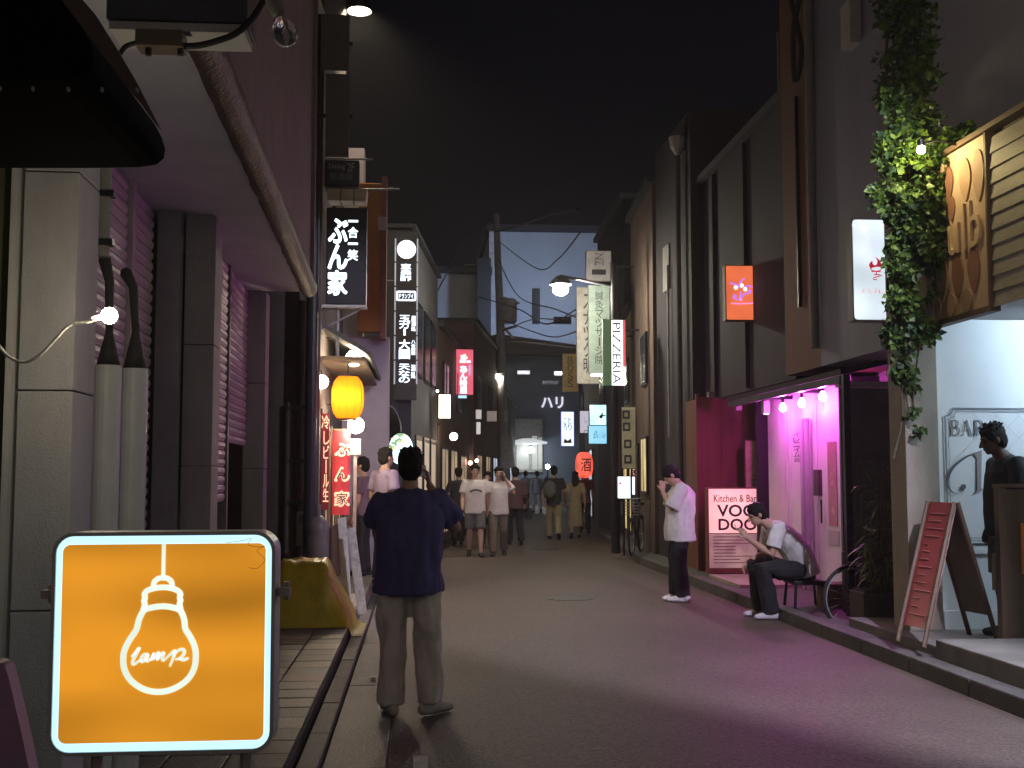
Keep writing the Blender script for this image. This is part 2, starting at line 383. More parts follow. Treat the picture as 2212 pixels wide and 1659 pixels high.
# right kerb and pavement
kr = struct(thing('kerb_right', 'x', 'x')); del kr['category']; del kr['label']
y = 2.0
while y < 44:
    xa, xb = lerp_e(RIGHTE, y), lerp_e(RIGHTE, y + 1)
    m_ = MB(); m_.hull8([(xa, y + .005, -.05), (xa + .16, y + .005, -.05), (xb + .16, y + .995, -.05), (xb, y + .995, -.05), (xa + .012, y + .005, .125), (xa + .16, y + .005, .13), (xb + .16, y + .995, .13), (xb + .012, y + .995, .125)])
    m_.build('kerb_stone', M_KERB_R, kr, bevel=0.012); y += 1.0
m_ = MB()
yy = [2, 10, 20, 34.6, 42, 64]
for a, c in zip(yy, yy[1:]):
    xa, xc = lerp_e(RIGHTE, a) + .165, lerp_e(RIGHTE, c) + .165
    m_.hull8([(xa, a, -.05), (xa + 5, a, -.05), (xc + 5, c, -.05), (xc, c, -.05), (xa, a, .118), (xa + 5, a, .118), (xc + 5, c, .118), (xc, c, .118)])
struct(m_.build('pavement_right', M_KERB_R))
# terrace of the bar: a low landing and a higher step nearer the camera
m_ = MB(); m_.box(4.10, 8.6, 8.95, 10.9, 0.05, 0.20); ter = struct(m_.build('terrace', M_STEP, bevel=0.012))
m_ = MB(); m_.box(4.06, 8.6, 3.0, 8.94, 0.05, 0.265); m_.build('terrace_step', M_STEP, ter, bevel=0.012)

# ================================================================== left: shuttered building with a deep canopy
FL = Frame((0, 0, 0), (-0.026, 1, 0), (0, 0, 1))      # u along the street, v up, n towards the road
L1 = thing('shuttered_building', 'grey shuttered shop building with lilac-tinted stucco front over a deep canopy on the left', 'building', (-2.2, 8, 0))
m_ = MB(); m_.fbox(FL, 2.2, 12.35, 0, 3.5, -4.0, -1.80); m_.build('back_wall', M_DARKIN, L1)
m_ = MB(); m_.fbox(FL, 2.2, 12.38, 3.56, 10, -4.0, -0.84); m_.build('upper_wall', M_STUCCO, L1)
m_ = MB(); m_.fbox(FL, 2.2, 12.38, 3.50, 3.555, -1.80, -0.90); m_.build('soffit', M_SOFFIT, L1)
prof = []
m_ = MB(); n_s = 60; pts = []
for i in range(n_s + 1):
    u = 2.2 + 10.18 * i / n_s; pts.append(FL.p(u, 3.54 + 0.012 * noise.noise((u * 3, 0, 0)), -0.86 + 0.012 * noise.noise((u * 4, 7, 0))))
m_.tube(pts, [(0.10 + 0.014 * noise.noise((i * .9, 3, 1)), 0.085) for i in range(n_s + 1)], 10, flat=True); m_.build('drip_edge', M_DRIP, L1, smooth=True)
m_ = MB(); m_.fbox(FL, 12.25, 12.40, 3.66, 10, -0.845, -0.80); m_.build('corner_trim', M_STUCCO, L1)
for k, u in enumerate((4.96, 8.78, 12.40)):
    pl = bpy.data.objects.new('pillar', None); COL.objects.link(pl); pl.parent = L1; pl.matrix_parent_inverse = wm(L1).inverted()
    zs = [0.1, 0.72, 1.62, 2.52, 3.5] if k else [0.1, 1.0, 1.9, 2.82, 3.5]
    for a, c in zip(zs, zs[1:]):
        m_ = MB(); m_.fbox(FL, u - .02, u + 0.33, a + .003, c - .003, -1.52, -1.30); m_.build('stone_block', M_PILLAR, pl, bevel=0.005)
    if k == 0: m_ = MB(); m_.fbox(FL, u + .0, u + 0.33, 0.1, 3.5, -1.80, -1.525); m_.build('pillar_return', M_GREYPIPE, L1)
m_ = MB(); m_.fbox(FL, 4.9, 4.95, 0.1, 3.5, -1.56, -1.535); m_.build('corner_bead', M_WPANEL, L1)
m_ = MB(); m_.fbox(FL, 8.62, 8.75, 0.1, 3.5, -1.70, -1.535); m_.build('steel_post', M_STEEL, L1)
# roller shutters, slat by slat
def shutter(u0, u1, n, v0, v1, mt, pitch=0.078):
    sh = bpy.data.objects.new('roller_shutter', None); COL.objects.link(sh); sh.parent = L1; sh.matrix_parent_inverse = wm(L1).inverted()
    h = pitch - 0.006
    pr = [(0, 0.0), (0.004, .012), (0.014, h * .45), (0.012, h * .8), (0.0, h)]
    m_ = MB(); vs = []
    for q, (nn, vv) in enumerate(pr): vs.append([m_.bm.verts.new(FL.p(u, vv, nn) - FL.O) for u in (u0, u1)])
    for a, c in zip(vs, vs[1:]): m_.bm.faces.new((a[0], a[1], c[1], c[0]))
    bk = [m_.bm.verts.new(FL.p(u, vv, -0.012)) for vv in (0, h) for u in (u0, u1)]
    m_.bm.faces.new((bk[0], bk[2], bk[3], bk[1])); m_.bm.faces.new((vs[0][0], bk[0], bk[1], vs[0][1])); m_.bm.faces.new((vs[-1][0], vs[-1][1], bk[3], bk[2]))
    sm = m_.mesh('slat', mt)
    v = v1 - pitch
    while v > v0:
        o = put('slat', sm, sh); o.location = FL.p(0, v, n); v -= pitch
    return sh
shutter(5.30, 7.76, -1.735, 0.12, 3.5, M_SLAT); shutter(7.86, 8.60, -1.735, 0.12, 3.5, M_SLAT)
m_ = MB(); m_.fbox(FL, 7.765, 7.855, 0.1, 3.5, -1.76, -1.69); m_.build('shutter_guide', M_SLAT, L1)
shutter(9.13, 10.85, -1.50, 1.30, 3.5, M_SLAT2); shutter(10.95, 12.36, -1.50, 1.84, 3.5, M_SLAT2)
m_ = MB(); m_.fbox(FL, 10.86, 10.94, 0.1, 3.5, -1.56, -1.47); m_.build('shutter_guide', M_GREYPIPE, L1)
# white cable covers with dark cables, thin pipes
for i, (px, py0, Yc, r) in enumerate(((234, 790, 5.55, 0.063), (291, 797, 5.72, 0.064))):
    c0 = P(px, py0, Yc)
    cv = thing('cable_cover', ('left' if i == 0 else 'right') + ' one of two white upright cable covers against the shutter', 'pipe', (c0.x, c0.y, 0.1), 'white cable covers on the shutter')
    m_ = MB(); m_.lathe((c0.x, c0.y, 0.1), [(r, 0), (r, c0.z - 0.1)], 20); m_.build('cover', M_WPIPE, cv, smooth=False)
    hh = 0.15 if i == 0 else 0.17
    m_ = MB(); m_.lathe((c0.x, c0.y, c0.z + .002), [(r * .86, 0), (r * .62, hh * .45), (r * .3, hh), (r * .26, hh + .05)], 14); m_.build('cable_boot', M_BLACK, cv, smooth=True)
    top = P(226 + 46 * i, 560 + 30 * i, Yc)
    m_ = MB(); m_.tube([(c0.x, c0.y, c0.z + hh), (c0.x * .5 + top.x * .5 + .01, c0.y, c0.z + .4), top], [0.017, 0.022, 0.03], 8); m_.build('cable', M_BLACK, cv, smooth=True)
c0 = P(222, 555, 5.45)
t = thing('drain_pipe', 'thin grey drain pipe with clamps beside the nearest pillar', 'pipe', (c0.x, c0.y, c0.z))
m_ = MB(); m_.lathe((c0.x, c0.y, c0.z), [(0.03, 0), (0.03, 3.5 - c0.z)], 14); m_.build('pipe', M_GREYPIPE, t, smooth=False)
m_ = MB(); m_.lathe((c0.x - .065, c0.y + .03, c0.z + .05), [(0.022, 0), (0.022, 3.45 - c0.z)], 12); m_.build('pipe', M_GREYPIPE, t)
for zz in (0.05, 0.28):
    m_ = MB(); m_.box(c0.x - .10, c0.x + .05, c0.y - .036, c0.y + .02, c0.z + zz, c0.z + zz + .03); m_.build('clamp', M_BLKMET, t)
# string light bulb on a white flex
bp = P(236, 682, 4.3)
t = thing('festoon_lamp', 'glowing bare bulb at the end of a white flex in front of the nearest pillar', 'lamp', bp)
m_ = MB(); m_.ell(bp, 0.030); m_.build('bulb', bulb_mat((1, 0.86, 0.6), 10, 0.03), t, smooth=True)
so = bp + Vector((-.03, 0, -.006)); m_ = MB(); m_.tube([bp + Vector((-.024, 0, -.004)), bp + Vector((-.06, 0, -.013))], 0.011, 10, flat=True); m_.build('socket', M_WIRE, t)
wp = [P(x, y_, 4.3) for x, y_ in ((205, 690), (188, 696), (150, 703), (118, 735), (85, 768), (52, 782), (22, 772), (0, 750), (-40, 690), (-80, 640))]
m_ = MB(); m_.tube(spline([tuple(p_) for p_ in wp], 6), 0.0058, 8); m_.build('flex', M_WIRE, t, smooth=True)
# olive board wall at the far left, black awning overhead
m_ = MB(); m_.box(-3.2, -1.665, 4.9, 4.98, 0.1, 3.52)
tag(m_.build('olive_board', M_OLIVE), 'dark olive painted board wall at the left edge', 'wall')
YA = 2.7
FA = camF(P(0, 360, YA))
def d2(F, Y, pts): return [((lambda q: ((q - F.O).dot(F.U), (q - F.O).dot(F.V)))(P(x, y_, Y))) for x, y_ in pts]
aw = thing('awning', 'black rounded fabric awning overhanging at top left', 'awning', FA.O)
m_ = MB(); m_.poly(FA, d2(FA, YA, [(-260, 363), (0, 363), (200, 363), (300, 361), (338, 357), (355, 343), (358, 322), (350, 298), (334, 268), (300, 222), (250, 165), (180, 88), (95, -6), (40, -70), (-260, -70)]), 0.0, 0.6); m_.build('canopy', M_AWN, aw, bevel=0.004)
m_ = MB(); m_.poly(FA, d2(FA, YA + .3, [(300, 218), (336, 268), (345, 276), (290, 170), (255, 110), (205, 30), (170, -10), (92, -10), (180, 84), (250, 161)]), -0.33, -0.30); m_.build('edge_trim', M_BROWNTRIM, aw)
for x in (0, 72, 148, 221, 296):
    m_ = MB(); m_.ell(P(x, 192 + x * .012, YA - .6) + Vector((0, -.002, 0)), (0.004, 0.003, 0.006), sub=1); m_.build('rivet', M_STEEL, aw)
# projecting sign box over the canopy with clamp and cable
a0, a1 = P(228, 40, 4.3), P(534, 40, 4.3)
sb = thing('projecting_sign_box', 'dark navy sign box with a pale lower rail overhead at top left', 'sign', ((a0.x + a1.x) / 2, 4.3, a0.z))
m_ = MB(); m_.box(a0.x, a1.x, 4.3, 4.52, a0.z, a0.z + .55); m_.build('box', M_NAVYBOX, sb, bevel=0.008)
m_ = MB(); m_.box(a0.x + .01, a1.x - .01, 4.31, 4.51, a0.z - .035, a0.z - .003); m_.build('rail', M_WPANEL, sb)
c0, c1 = P(290, 58, 4.25), P(392, 98, 4.25)
m_ = MB(); m_.box(c0.x, c1.x, 4.26, 4.36, c1.z, c0.z); m_.build('clamp', M_BRONZE, sb, bevel=0.006)
for x in (315, 385):
    q = P(x, 104, 4.25); m_ = MB(); m_.lathe((q.x, q.y + .04, q.z - .012), [(0.012, 0), (0.012, .035)], 8); m_.build('bolt', M_BLKMET, sb)
m_ = MB(); m_.tube(spline([tuple(P(x, y_, 4.3)) for x, y_ in ((390, 100), (430, 98), (470, 88), (510, 72), (545, 40), (570, 0))], 5), 0.013, 8); m_.build('cable', M_BLACK, sb, smooth=True)
m_ = MB(); m_.tube(spline([tuple(P(x, y_, 4.3)) for x, y_ in ((296, 92), (272, 100), (258, 116), (240, 120))], 5), 0.010, 8); m_.build('cable', M_BLACK, sb, smooth=True)
# unlit clear bulb hanging top left
q = P(615, 72, 4.1)
ub = thing('clear_bulb', 'unlit clear glass bulb in a grey socket hanging at the top', 'lamp', q)
ax = Matrix.Rotation(R(-18), 3, 'Y')
m_ = MB(); m_.lathe(q, [(0.005, -.048), (0.026, -.042), (0.044, -.02), (0.048, 0.004), (0.040, .03), (0.024, .052), (0.016, .066)], 20, ax); m_.build('glass', M_CLEAR, ub, smooth=True)
m_ = MB(); m_.lathe(q + ax @ Vector((0, 0, .064)), [(0.018, 0), (0.026, .01), (0.03, .05), (0.034, .11), (0.02, .13)], 16, ax); m_.build('socket', M_GREYPIPE, ub, smooth=True)
m_ = MB(); m_.tube([q + ax @ Vector((0, 0, .19)), q + Vector((-.16, .02, .22)), q + Vector((-.34, .1, .30))], 0.012, 8); m_.build('cable', M_BLACK, ub, smooth=True)
m_ = MB(); m_.tube([q + Vector((-.012, 0, -.005)), q + Vector((0, 0, .03)), q + Vector((.014, 0, -.005))], 0.0025, 6); m_.build('filament', M_STEEL, ub)

# ================================================================== "lamp" light box sign
YL = 3.2; O = P(353, 1387, YL); SFL = Frame(O, (1, -0.01, 0.005), (-0.003, 0, 1)); K = 838.0
ls = thing('lightbox_sign', 'square orange light box sign reading lamp with a white bulb outline', 'sign', (O.x, O.y, 0.12))
def ring_poly(m_, F, outer, inner, n0, n1):
    vo = [[m_.bm.verts.new(F.p(u, v, n)) for u, v in poly] for n in (n0, n1) for poly in (outer, inner)]
    k = len(outer)
    for i in range(k):
        j = (i + 1) % k
        m_.bm.faces.new((vo[2][i], vo[2][j], vo[3][j], vo[3][i])); m_.bm.faces.new((vo[0][j], vo[0][i], vo[1][i], vo[1][j]))
        m_.bm.faces.new((vo[0][i], vo[0][j], vo[2][j], vo[2][i])); m_.bm.faces.new((vo[1][j], vo[1][i], vo[3][i], vo[3][j]))
sw, sh_ = 486 / K, 484 / K
m_ = MB(); ring_poly(m_, SFL, rrect(sw + .008, sh_ + .008, .055), rrect(sw - .012, sh_ - .012, .046), -0.10, 0.008); m_.build('frame', mat('pale_steel', (.55, .58, .62), .4, .1, 6, .05, metal=.2), ls)
m_ = MB(); m_.poly(SFL, rrect(sw - .012, sh_ - .012, .046), -0.02, 0.0); m_.build('white_face', emit('sign_edge_light', (0.50, 0.86, 1.0), 1.25, (0.7, 0.8, 0.85)), ls)
m_ = MB(); m_.poly(SFL, rrect(448 / K, 436 / K, .020), 0.0015, 0.003)
face = m_.build('orange_face', emit('sign_orange_light', (0.66, 0.255, 0.016), 0.92, (0.5, 0.25, 0.03), wobble=0.34, wscale=3.2, band=(0.55, 1, 1.5)), ls)
M_SGN = emit('sign_white_line', (0.80, 0.93, 0.80), 1.0, (0.8, 0.8, 0.75), wobble=0.1, wscale=6)
def zs(pts): return [((zx * .3414 - 355) / K, -((1092.7 + zy * .3414) - 1386) / K) for zx, zy in pts]
zk = .3414 / K
def stroke(pts, wd, closed=False, n=8):
    m_ = MB(); m_.ribbon(SFL, [p_[:2] for p_ in spline([(a, b_, 0) for a, b_ in zs(pts)], n, closed)], wd, 0.0035, 0.005, closed); m_.build('bulb_outline', M_SGN, ls)
stroke([(1032, 222), (1032, 330), (1032, 432)], 24 * zk)
stroke([(970, 500), (975, 468), (1000, 446), (1030, 441), (1060, 446), (1086, 468), (1091, 500)], 34 * zk)
stroke([(908, 648), (917, 610), (911, 590), (918, 570), (914, 545), (934, 522), (980, 508), (1030, 503), (1080, 508), (1124, 524), (1145, 547), (1141, 572), (1147, 590), (1141, 612), (1150, 648)], 36 * zk)
stroke([(912, 652), (882, 712), (866, 775), (826, 838), (800, 890), (787, 945), (796, 1030), (842, 1105), (925, 1160), (1020, 1178), (1112, 1160), (1198, 1105), (1243, 1030), (1252, 945), (1240, 880), (1210, 820), (1182, 775), (1172, 712), (1146, 655), (1095, 634), (1030, 626), (962, 634)], 38 * zk, True)
for pts in ([(838, 950), (868, 915), (884, 898), (886, 893), (878, 915), (856, 958), (846, 988), (858, 998), (892, 972)],
            [(940, 938), (920, 934), (902, 958), (904, 980), (922, 972), (944, 934), (934, 970), (944, 980), (962, 962)],
            [(960, 975), (982, 928), (975, 968), (1000, 934), (1014, 930), (1004, 968), (1030, 934), (1046, 930), (1036, 966), (1046, 976), (1066, 958)],
            [(1066, 958), (1092, 934), (1116, 916), (1110, 950), (1086, 1016)], [(1110, 946), (1132, 918), (1160, 906), (1178, 918), (1170, 944), (1146, 966), (1120, 970)], [(1146, 966), (1176, 974), (1206, 962)]):
    m_ = MB(); m_.ribbon(SFL, [p_[:2] for p_ in spline([(a, b_, 0) for a, b_ in zs(pts)], 6)], lambda t_: (13 + 9 * math.sin(math.pi * t_)) * zk, 0.0035, 0.005); m_.build('lettering', M_SGN, ls)
for sx in (-1, 1):
    m_ = MB(); m_.fbox(SFL, sx * (sw / 2 + .008), sx * (sw / 2 + .04), .115, .138, -0.06, -0.02); m_.build('bracket_tab', M_WPANEL, ls)
    m_ = MB(); m_.fbox(SFL, sx * (sw / 2 + .026) - .006, sx * (sw / 2 + .026) + .006, .10, .15, -0.075, -0.061); m_.build('bracket_pin', M_STEEL, ls)
for sx in (-.18, .215):
    m_ = MB(); m_.tube([SFL.p(sx, -sh_ / 2 - .004, -.05), (SFL.p(sx, 0, -.05).x, O.y + .05, 0.13)], 0.016, 10, flat=True); m_.build('stand_leg', M_WPANEL, ls)
m_ = MB(); m_.box(O.x - .26, O.x + .29, O.y - .12, O.y + .22, 0.118, 0.145); m_.build('stand_base', M_BLKMET, ls, bevel=.004)
m_ = MB(); m_.tube(spline([tuple(SFL.p(u, v, .006)) for u, v in zs([(1440, 215), (1530, 205), (1600, 190), (1580, 230), (1650, 245), (1690, 240), (1640, 270), (1690, 330), (1640, 385), (1590, 380)])], 6), 0.0007, 5); m_.build('cobweb', M_WPIPE, ls)
# lilac rounded shape in the bottom-left corner: the back of a moulded chair
q = P(8, 1440, 2.3)
pc = thing('moulded_chair', 'lilac moulded plastic seat back at the bottom left corner', 'chair', (q.x - .1, 2.3, 0.12))
M_LIL = mat('lilac_plastic', (0.40, 0.24, 0.42), 0.5, 0.12)
m_ = MB(); FC = camF((0, 2.3, 0)); m_.poly(FC, [p_[:2] for p_ in spline([(P(x, y_, 2.3).x, P(x, y_, 2.3).z, 0) for x, y_ in ((-330, 1700), (-290, 1500), (-220, 1437), (-60, 1430), (0, 1432), (14, 1450), (34, 1530), (52, 1610), (68, 1690), (72, 1720), (-330, 1720))], 4)], -0.05, 0.0); m_.build('backrest', M_LIL, pc, bevel=.006)
zb = P(0, 1722, 2.3).z
m_ = MB(); m_.box(q.x - .32, q.x + .07, 1.86, 2.34, zb - .04, zb); m_.build('seat', M_LIL, pc, bevel=.01)
for sx in (-.30, .05):
    for yy_ in (1.9, 2.3): m_ = MB(); m_.tube([(q.x + sx, yy_, zb - .05), (q.x + sx * 1.1, yy_, .13)], 0.014, 8); m_.build('leg', M_STEEL, pc)
# ================================================================== helpers for signs facing the camera
def rectF(x0, y0, x1, y1, Y):
    """Frame at the centre of a picture rectangle at depth Y, with its width and height in metres."""
    a, c = P(x0, y1, Y), P(x1, y0, Y)
    return camF(((a.x + c.x) / 2, Y, (a.z + c.z) / 2)), c.x - a.x, c.z - a.z
def box_sign(name, label, rect, Y, face, depth=0.12, frame=M_BLKMET, edge=0.02, cat='sign', r=0.0, group=None, n_face=0.004):
    F, w_, h = rectF(*rect, Y); t = thing(name, label, cat, F.p(0, -h / 2), group)
    m_ = MB(); m_.fbox(F, -w_ / 2 - edge, w_ / 2 + edge, -h / 2 - edge, h / 2 + edge, -depth, 0); m_.build('case', frame, t, bevel=min(0.01, edge * .4))
    m_ = MB(); m_.poly(F, rrect(w_, h, r or .004, 3), 0.0008, n_face); m_.build('face', face, t)
    return t, F, w_, h
def sub(F, w_, h, fx0, fx1, fy0, fy1):  # fractions of the face (y from the top)
    return (-w_ / 2 + fx0 * w_, -w_ / 2 + fx1 * w_, h / 2 - fy1 * h, h / 2 - fy0 * h)
def wallbox(name, m, parent, x0, x1, y0, y1, z0, z1): return MB().box(x0, x1, y0, y1, z0, z1).build(name, m, parent)
E_COOL = emit('cool_white_letters', (0.80, 0.97, 1.0), 2.2)
E_BLUEW = emit('blue_white_letters', (0.72, 0.86, 1.0), 2.6)
E_WARM = emit('warm_white_panel', (1.0, 0.90, 0.66), 4.0)

# ================================================================== left: izakaya
L2 = thing('izakaya_building', 'dark brown pub building hung with lamps, lantern and red banners on the left', 'building', (-1.9, 15, 0))
xw = P(690, 900, 13.4).x
wallbox('side_wall', M_DARKWALL, L2, -5, xw, 13.4, 13.6, 0, 9.6)
wallbox('front_wall', M_DARKWALL, L2, -5, xw - .02, 13.605, 17.6, 0, 9.6)
F, w_, h = rectF(778, 728, 841, 1240, 17.7)
m_ = MB(); m_.fbox(F, -w_ / 2, w_ / 2, -h / 2, h / 2, -.5, 0); m_.build('end_wall', M_LILACWALL, L2)
wallbox('end_wall', M_LILACWALL, L2, -3, F.p(-w_ / 2, 0).x - .001, 17.7, 18.2, 0, 6.6)
F, w_, h = rectF(772, 396, 836, 716, 17.3)
ob = thing('orange_signboard', 'tall orange unlit signboard standing behind the black vertical sign', 'sign', F.p(0, -h / 2))
m_ = MB(); m_.fbox(F, -w_ / 2, w_ / 2 * .62, -h / 2, h / 2, -.25, 0); m_.build('board', M_ORANGEWALL, ob, bevel=.01)
m_ = MB(); m_.fbox(F, w_ / 2 * .63, w_ / 2, -h / 2 - .1, h / 2 + .1, -.3, .02); m_.build('frame_post', mat('red_brown_post', (0.30, 0.12, 0.09), .7), ob)
m_ = MB(); m_.fbox(F, w_ * .2, w_ * .49, h * .18, h * .27, .001, .026); m_.build('notice', M_WPANEL, ob)
# door, lattice windows of the pub front (seen very obliquely)
FW = leftF((xw, 13.6, 0))
for u0 in (0.4, 1.6, 2.8):
    d_ = MB().fbox(FW, u0, u0 + 1.0, 0.15, 2.15, 0, .03).build('lattice_door', M_WOOD, L2)
    m_ = MB(); m_.fbox(FW, u0 + .1, u0 + .9, .9, 2.05, .031, .036); m_.build('pane', emit('warm_pane', (1.0, .62, .25), .55), d_)
    for k in range(6): m_ = MB(); m_.fbox(FW, u0 + .12 + k * .15, u0 + .14 + k * .15, .9, 2.05, .037, .05); m_.build('bar', M_WOOD, d_)
# tiled pent roof over the pub front
pr = thing('pent_roof', 'small tiled pent roof sloping out over the pub front', 'roof', (xw, 15, 2.9))
for k in range(14):
    y0 = 13.62 + k * .28
    m_ = MB(); m_.hull8([(xw - .02, y0, 3.30), (xw + .55, y0, 2.96), (xw + .55, y0 + .27, 2.96), (xw - .02, y0 + .27, 3.30), (xw - .02, y0, 3.36), (xw + .57, y0, 3.01), (xw + .57, y0 + .27, 3.01), (xw - .02, y0 + .27, 3.36)]); m_.build('roof_tile', M_ROOFT, pr, bevel=.012)
m_ = MB(); m_.box(xw - .02, xw + .5, 13.62, 17.5, 2.90, 2.945); m_.build('soffit', M_WOOD, pr)
# pipes on the side wall
pp = thing('wall_pipes', 'brown drain pipes running down the dark side wall of the pub', 'pipe', (P(640, 1140, 13.3).x, 13.3, .1))
for (px, ya, yb, r_) in ((655, 650, 1140, .05), (625, 870, 1140, .045)):
    a, c = P(px, ya, 13.3), P(px, yb, 13.3); m_ = MB(); m_.lathe((a.x, 13.3, .1), [(r_, 0), (r_, a.z - .1)], 12); m_.build('pipe', M_DARKWALL, pp)
for py in (880, 995, 1085):
    a = P(622, py, 13.24); c = P(672, py, 13.24); m_ = MB(); m_.box(a.x, c.x, 13.22, 13.39, a.z - .02, a.z + .02); m_.build('clamp', M_BLKMET, pp)
ac = thing('gas_meter_box', 'grey meter box low on the dark side wall of the pub', 'box', (P(660, 1150, 13.25).x, 13.25, .9))
a, c = P(640, 1180, 13.2), P(690, 1105, 13.2); m_ = MB(); m_.box(a.x, c.x, 13.16, 13.39, a.z, c.z); m_.build('case', M_GREYPIPE, ac, bevel=.012)
m_ = MB(); m_.box(a.x + .03, c.x - .03, 13.145, 13.159, c.z - .14, c.z - .03); m_.build('dial_window', M_GLASSDARK, ac)
# the black vertical sign
t, F, w_, h = box_sign('vertical_pub_sign', 'black vertical box sign with glowing white brush writing, shaded by a pale slatted hood', (706, 452, 790, 655), 13.55, M_PRINT, depth=.16, edge=.015)
text('ぶん家', F, *sub(F, w_, h, .03, .52, .10, .92), E_COOL, t, bold=0.044, vertical=True, n=.005)
text('一合一笑', F, *sub(F, w_, h, .54, .80, .07, .55), E_COOL, t, bold=0.028, vertical=True, n=.005)
for k in range(3):
    m_ = MB(); m_.hull8([F.p(-w_ / 2 + .02 + k * .15, h / 2 + .03, 0), F.p(-w_ / 2 + .155 + k * .15, h / 2 + .03, 0), F.p(-w_ / 2 + .155 + k * .15, h / 2 + .03, .28), F.p(-w_ / 2 + .02 + k * .15, h / 2 + .03, .28), F.p(-w_ / 2 + .0 + k * .16, h / 2 + .19, -.02), F.p(-w_ / 2 + .15 + k * .16, h / 2 + .19, -.02), F.p(-w_ / 2 + .15 + k * .16, h / 2 + .19, .22), F.p(-w_ / 2 + .0 + k * .16, h / 2 + .19, .22)]); m_.build('hood_slat', mat('cream_hood', (.55, .48, .38), .6), t, bevel=.01)
m_ = MB(); m_.fbox(F, -w_ / 2 - .1, w_ / 2 + .02, -h / 2 - .045, -h / 2 - .02, -.2, .03); m_.build('support_shelf', M_WPANEL, t)
m_ = MB(); m_.tube([F.p(w_ / 2 - .05, -h / 2 - .05, -.1), F.p(-w_ / 2 - .12, -h / 2 - .33, -.1)], .012, 8); m_.build('stay', M_STEEL, t)
m_ = MB(); m_.tube([F.p(-.1, -h / 2 - .05, -.12), F.p(-.1, -h / 2 - .62, -.12)], .022, 8); m_.build('bracket_post', M_GREYPIPE, t)
# transformer / dark illuminated box above it and rod
t, F, w_, h = box_sign('small_rooftop_sign', 'small dark sign box with faint white writing on the rooftop left', (705, 350, 772, 398), 13.8, M_NAVYBOX, depth=.2)
text('Dining', F, *sub(F, w_, h, .08, .60, .1, .38), M_WPANEL, t, n=.005); text('2F', F, *sub(F, w_, h, .68, .9, .05, .42), M_WPANEL, t, n=.005); text('居酒屋', F, *sub(F, w_, h, .1, .85, .5, .8), M_GREYPRINT, t, n=.005)
m_ = MB(); m_.tube([F.p(-w_ / 2, -h / 2 - .06, -.05), F.p(w_ / 2 + .5, -h / 2 - .03, -.05)], .014, 8); m_.build('rod', M_STEEL, t)
m_ = MB(); m_.tube([F.p(-w_ / 2, h / 2 + .04, -.02), F.p(w_ / 2 + .18, h / 2 + .04, -.02)], .012, 8); m_.build('rail', M_STEEL, t)
m_ = MB(); m_.tube([F.p(-w_ / 4, -h / 2 - .02, -.12), F.p(-w_ / 4, -h / 2 - .9, -.12)], .03, 8); m_.build('post', M_BLKMET, t)
# dark pole with pale panels and a street lamp at its top
q = P(679, 345, 13.0); 
up = thing('sign_pole', 'dark pole carrying two pale panels at the top left', 'pole', (q.x, 13.0, 0))
m_ = MB(); m_.lathe((q.x, 13.0, .1), [(.07, 0), (.065, 8.2)], 14); m_.build('shaft', M_BLKMET, up)
for (y0, y1, x0) in ((32, 150, 692), (160, 338, 702)):
    Fp, wp_, hp = rectF(x0, y0, 755, y1, 12.9); m_ = MB(); m_.fbox(Fp, -wp_ / 2, wp_ / 2, -hp / 2, hp / 2, -.03, 0); m_.build('panel', M_DIMPANEL, up, bevel=.004)
    m_ = MB(); m_.fbox(Fp, -wp_ / 2 - .12, wp_ / 2 + .04, -.02, .02, -.06, -.032); m_.build('panel_arm', M_BLKMET, up)
q2 = P(776, 0, 17.3)
pl_ = thing('pub_street_lamp', 'glowing street lamp on a wall arm at the very top above the pub', 'street lamp', (xw, 17.3, q2.z))
m_ = MB(); m_.tube([(xw - .1, 17.35, q2.z - .1), (xw + .1, 17.35, q2.z + .28), (q2.x, 17.3, q2.z + .2)], .022, 8); m_.build('arm', M_BLKMET, pl_)
m_ = MB(); m_.lathe(q2 + Vector((0, 0, .03)), [(.20, -.21), (.17, .03), (.04, .16), (.03, .159), (.155, .02), (.19, -.21)], 16, None, False); m_.build('hood', M_BLKMET, pl_)
m_ = MB(); m_.ell(q2, (.085, .085, .085)); m_.build('bulb', bulb_mat((1, .82, .56), 800, .085), pl_, smooth=True)
for s_ in (0, 1):
    m_ = MB(); m_.hull8([P(x, y_, 12.88 + dy) for dy in (0, .03) for x, y_ in (((655, 30), (668, 30), (664, -10), (648, -10)) if s_ == 0 else ((683, 30), (702, 30), (690, -10), (676, -10)))]); m_.build('bracket', mat('white_bracket', (.75, .75, .72), .6), up)
# globe lamps
for i, (x, y_, Yb, pw, lb) in enumerate(((765, 774, 14.2, 45, 'round white globe lamp above the orange lantern'), (694, 825, 13.5, 25, 'globe lamp beside the dark corner left of the orange lantern'), (769, 919, 14.4, 45, 'globe lamp just below the orange lantern'))):
    q = P(x, y_, Yb); t = thing('globe_lamp', lb, 'lamp', q, 'globe lamps on the pub front')
    m_ = MB(); m_.ell(q, .10 if i != 1 else .08, sub=3); m_.build('globe', bulb_mat((1, .84, .58), pw, .085), t, smooth=True)
    m_ = MB(); m_.tube([q + Vector((0, 0, .07)), q + Vector((-.02, 0, .13))], .03, 10, flat=True); m_.build('socket', M_BLKMET, t)
    m_ = MB(); m_.tube([q + Vector((-.02, 0, .12)), q + Vector((-.18, .1, .26)), (xw, q.y + .1, q.z + .26)], .009, 6); m_.build('arm', M_BLKMET, t)
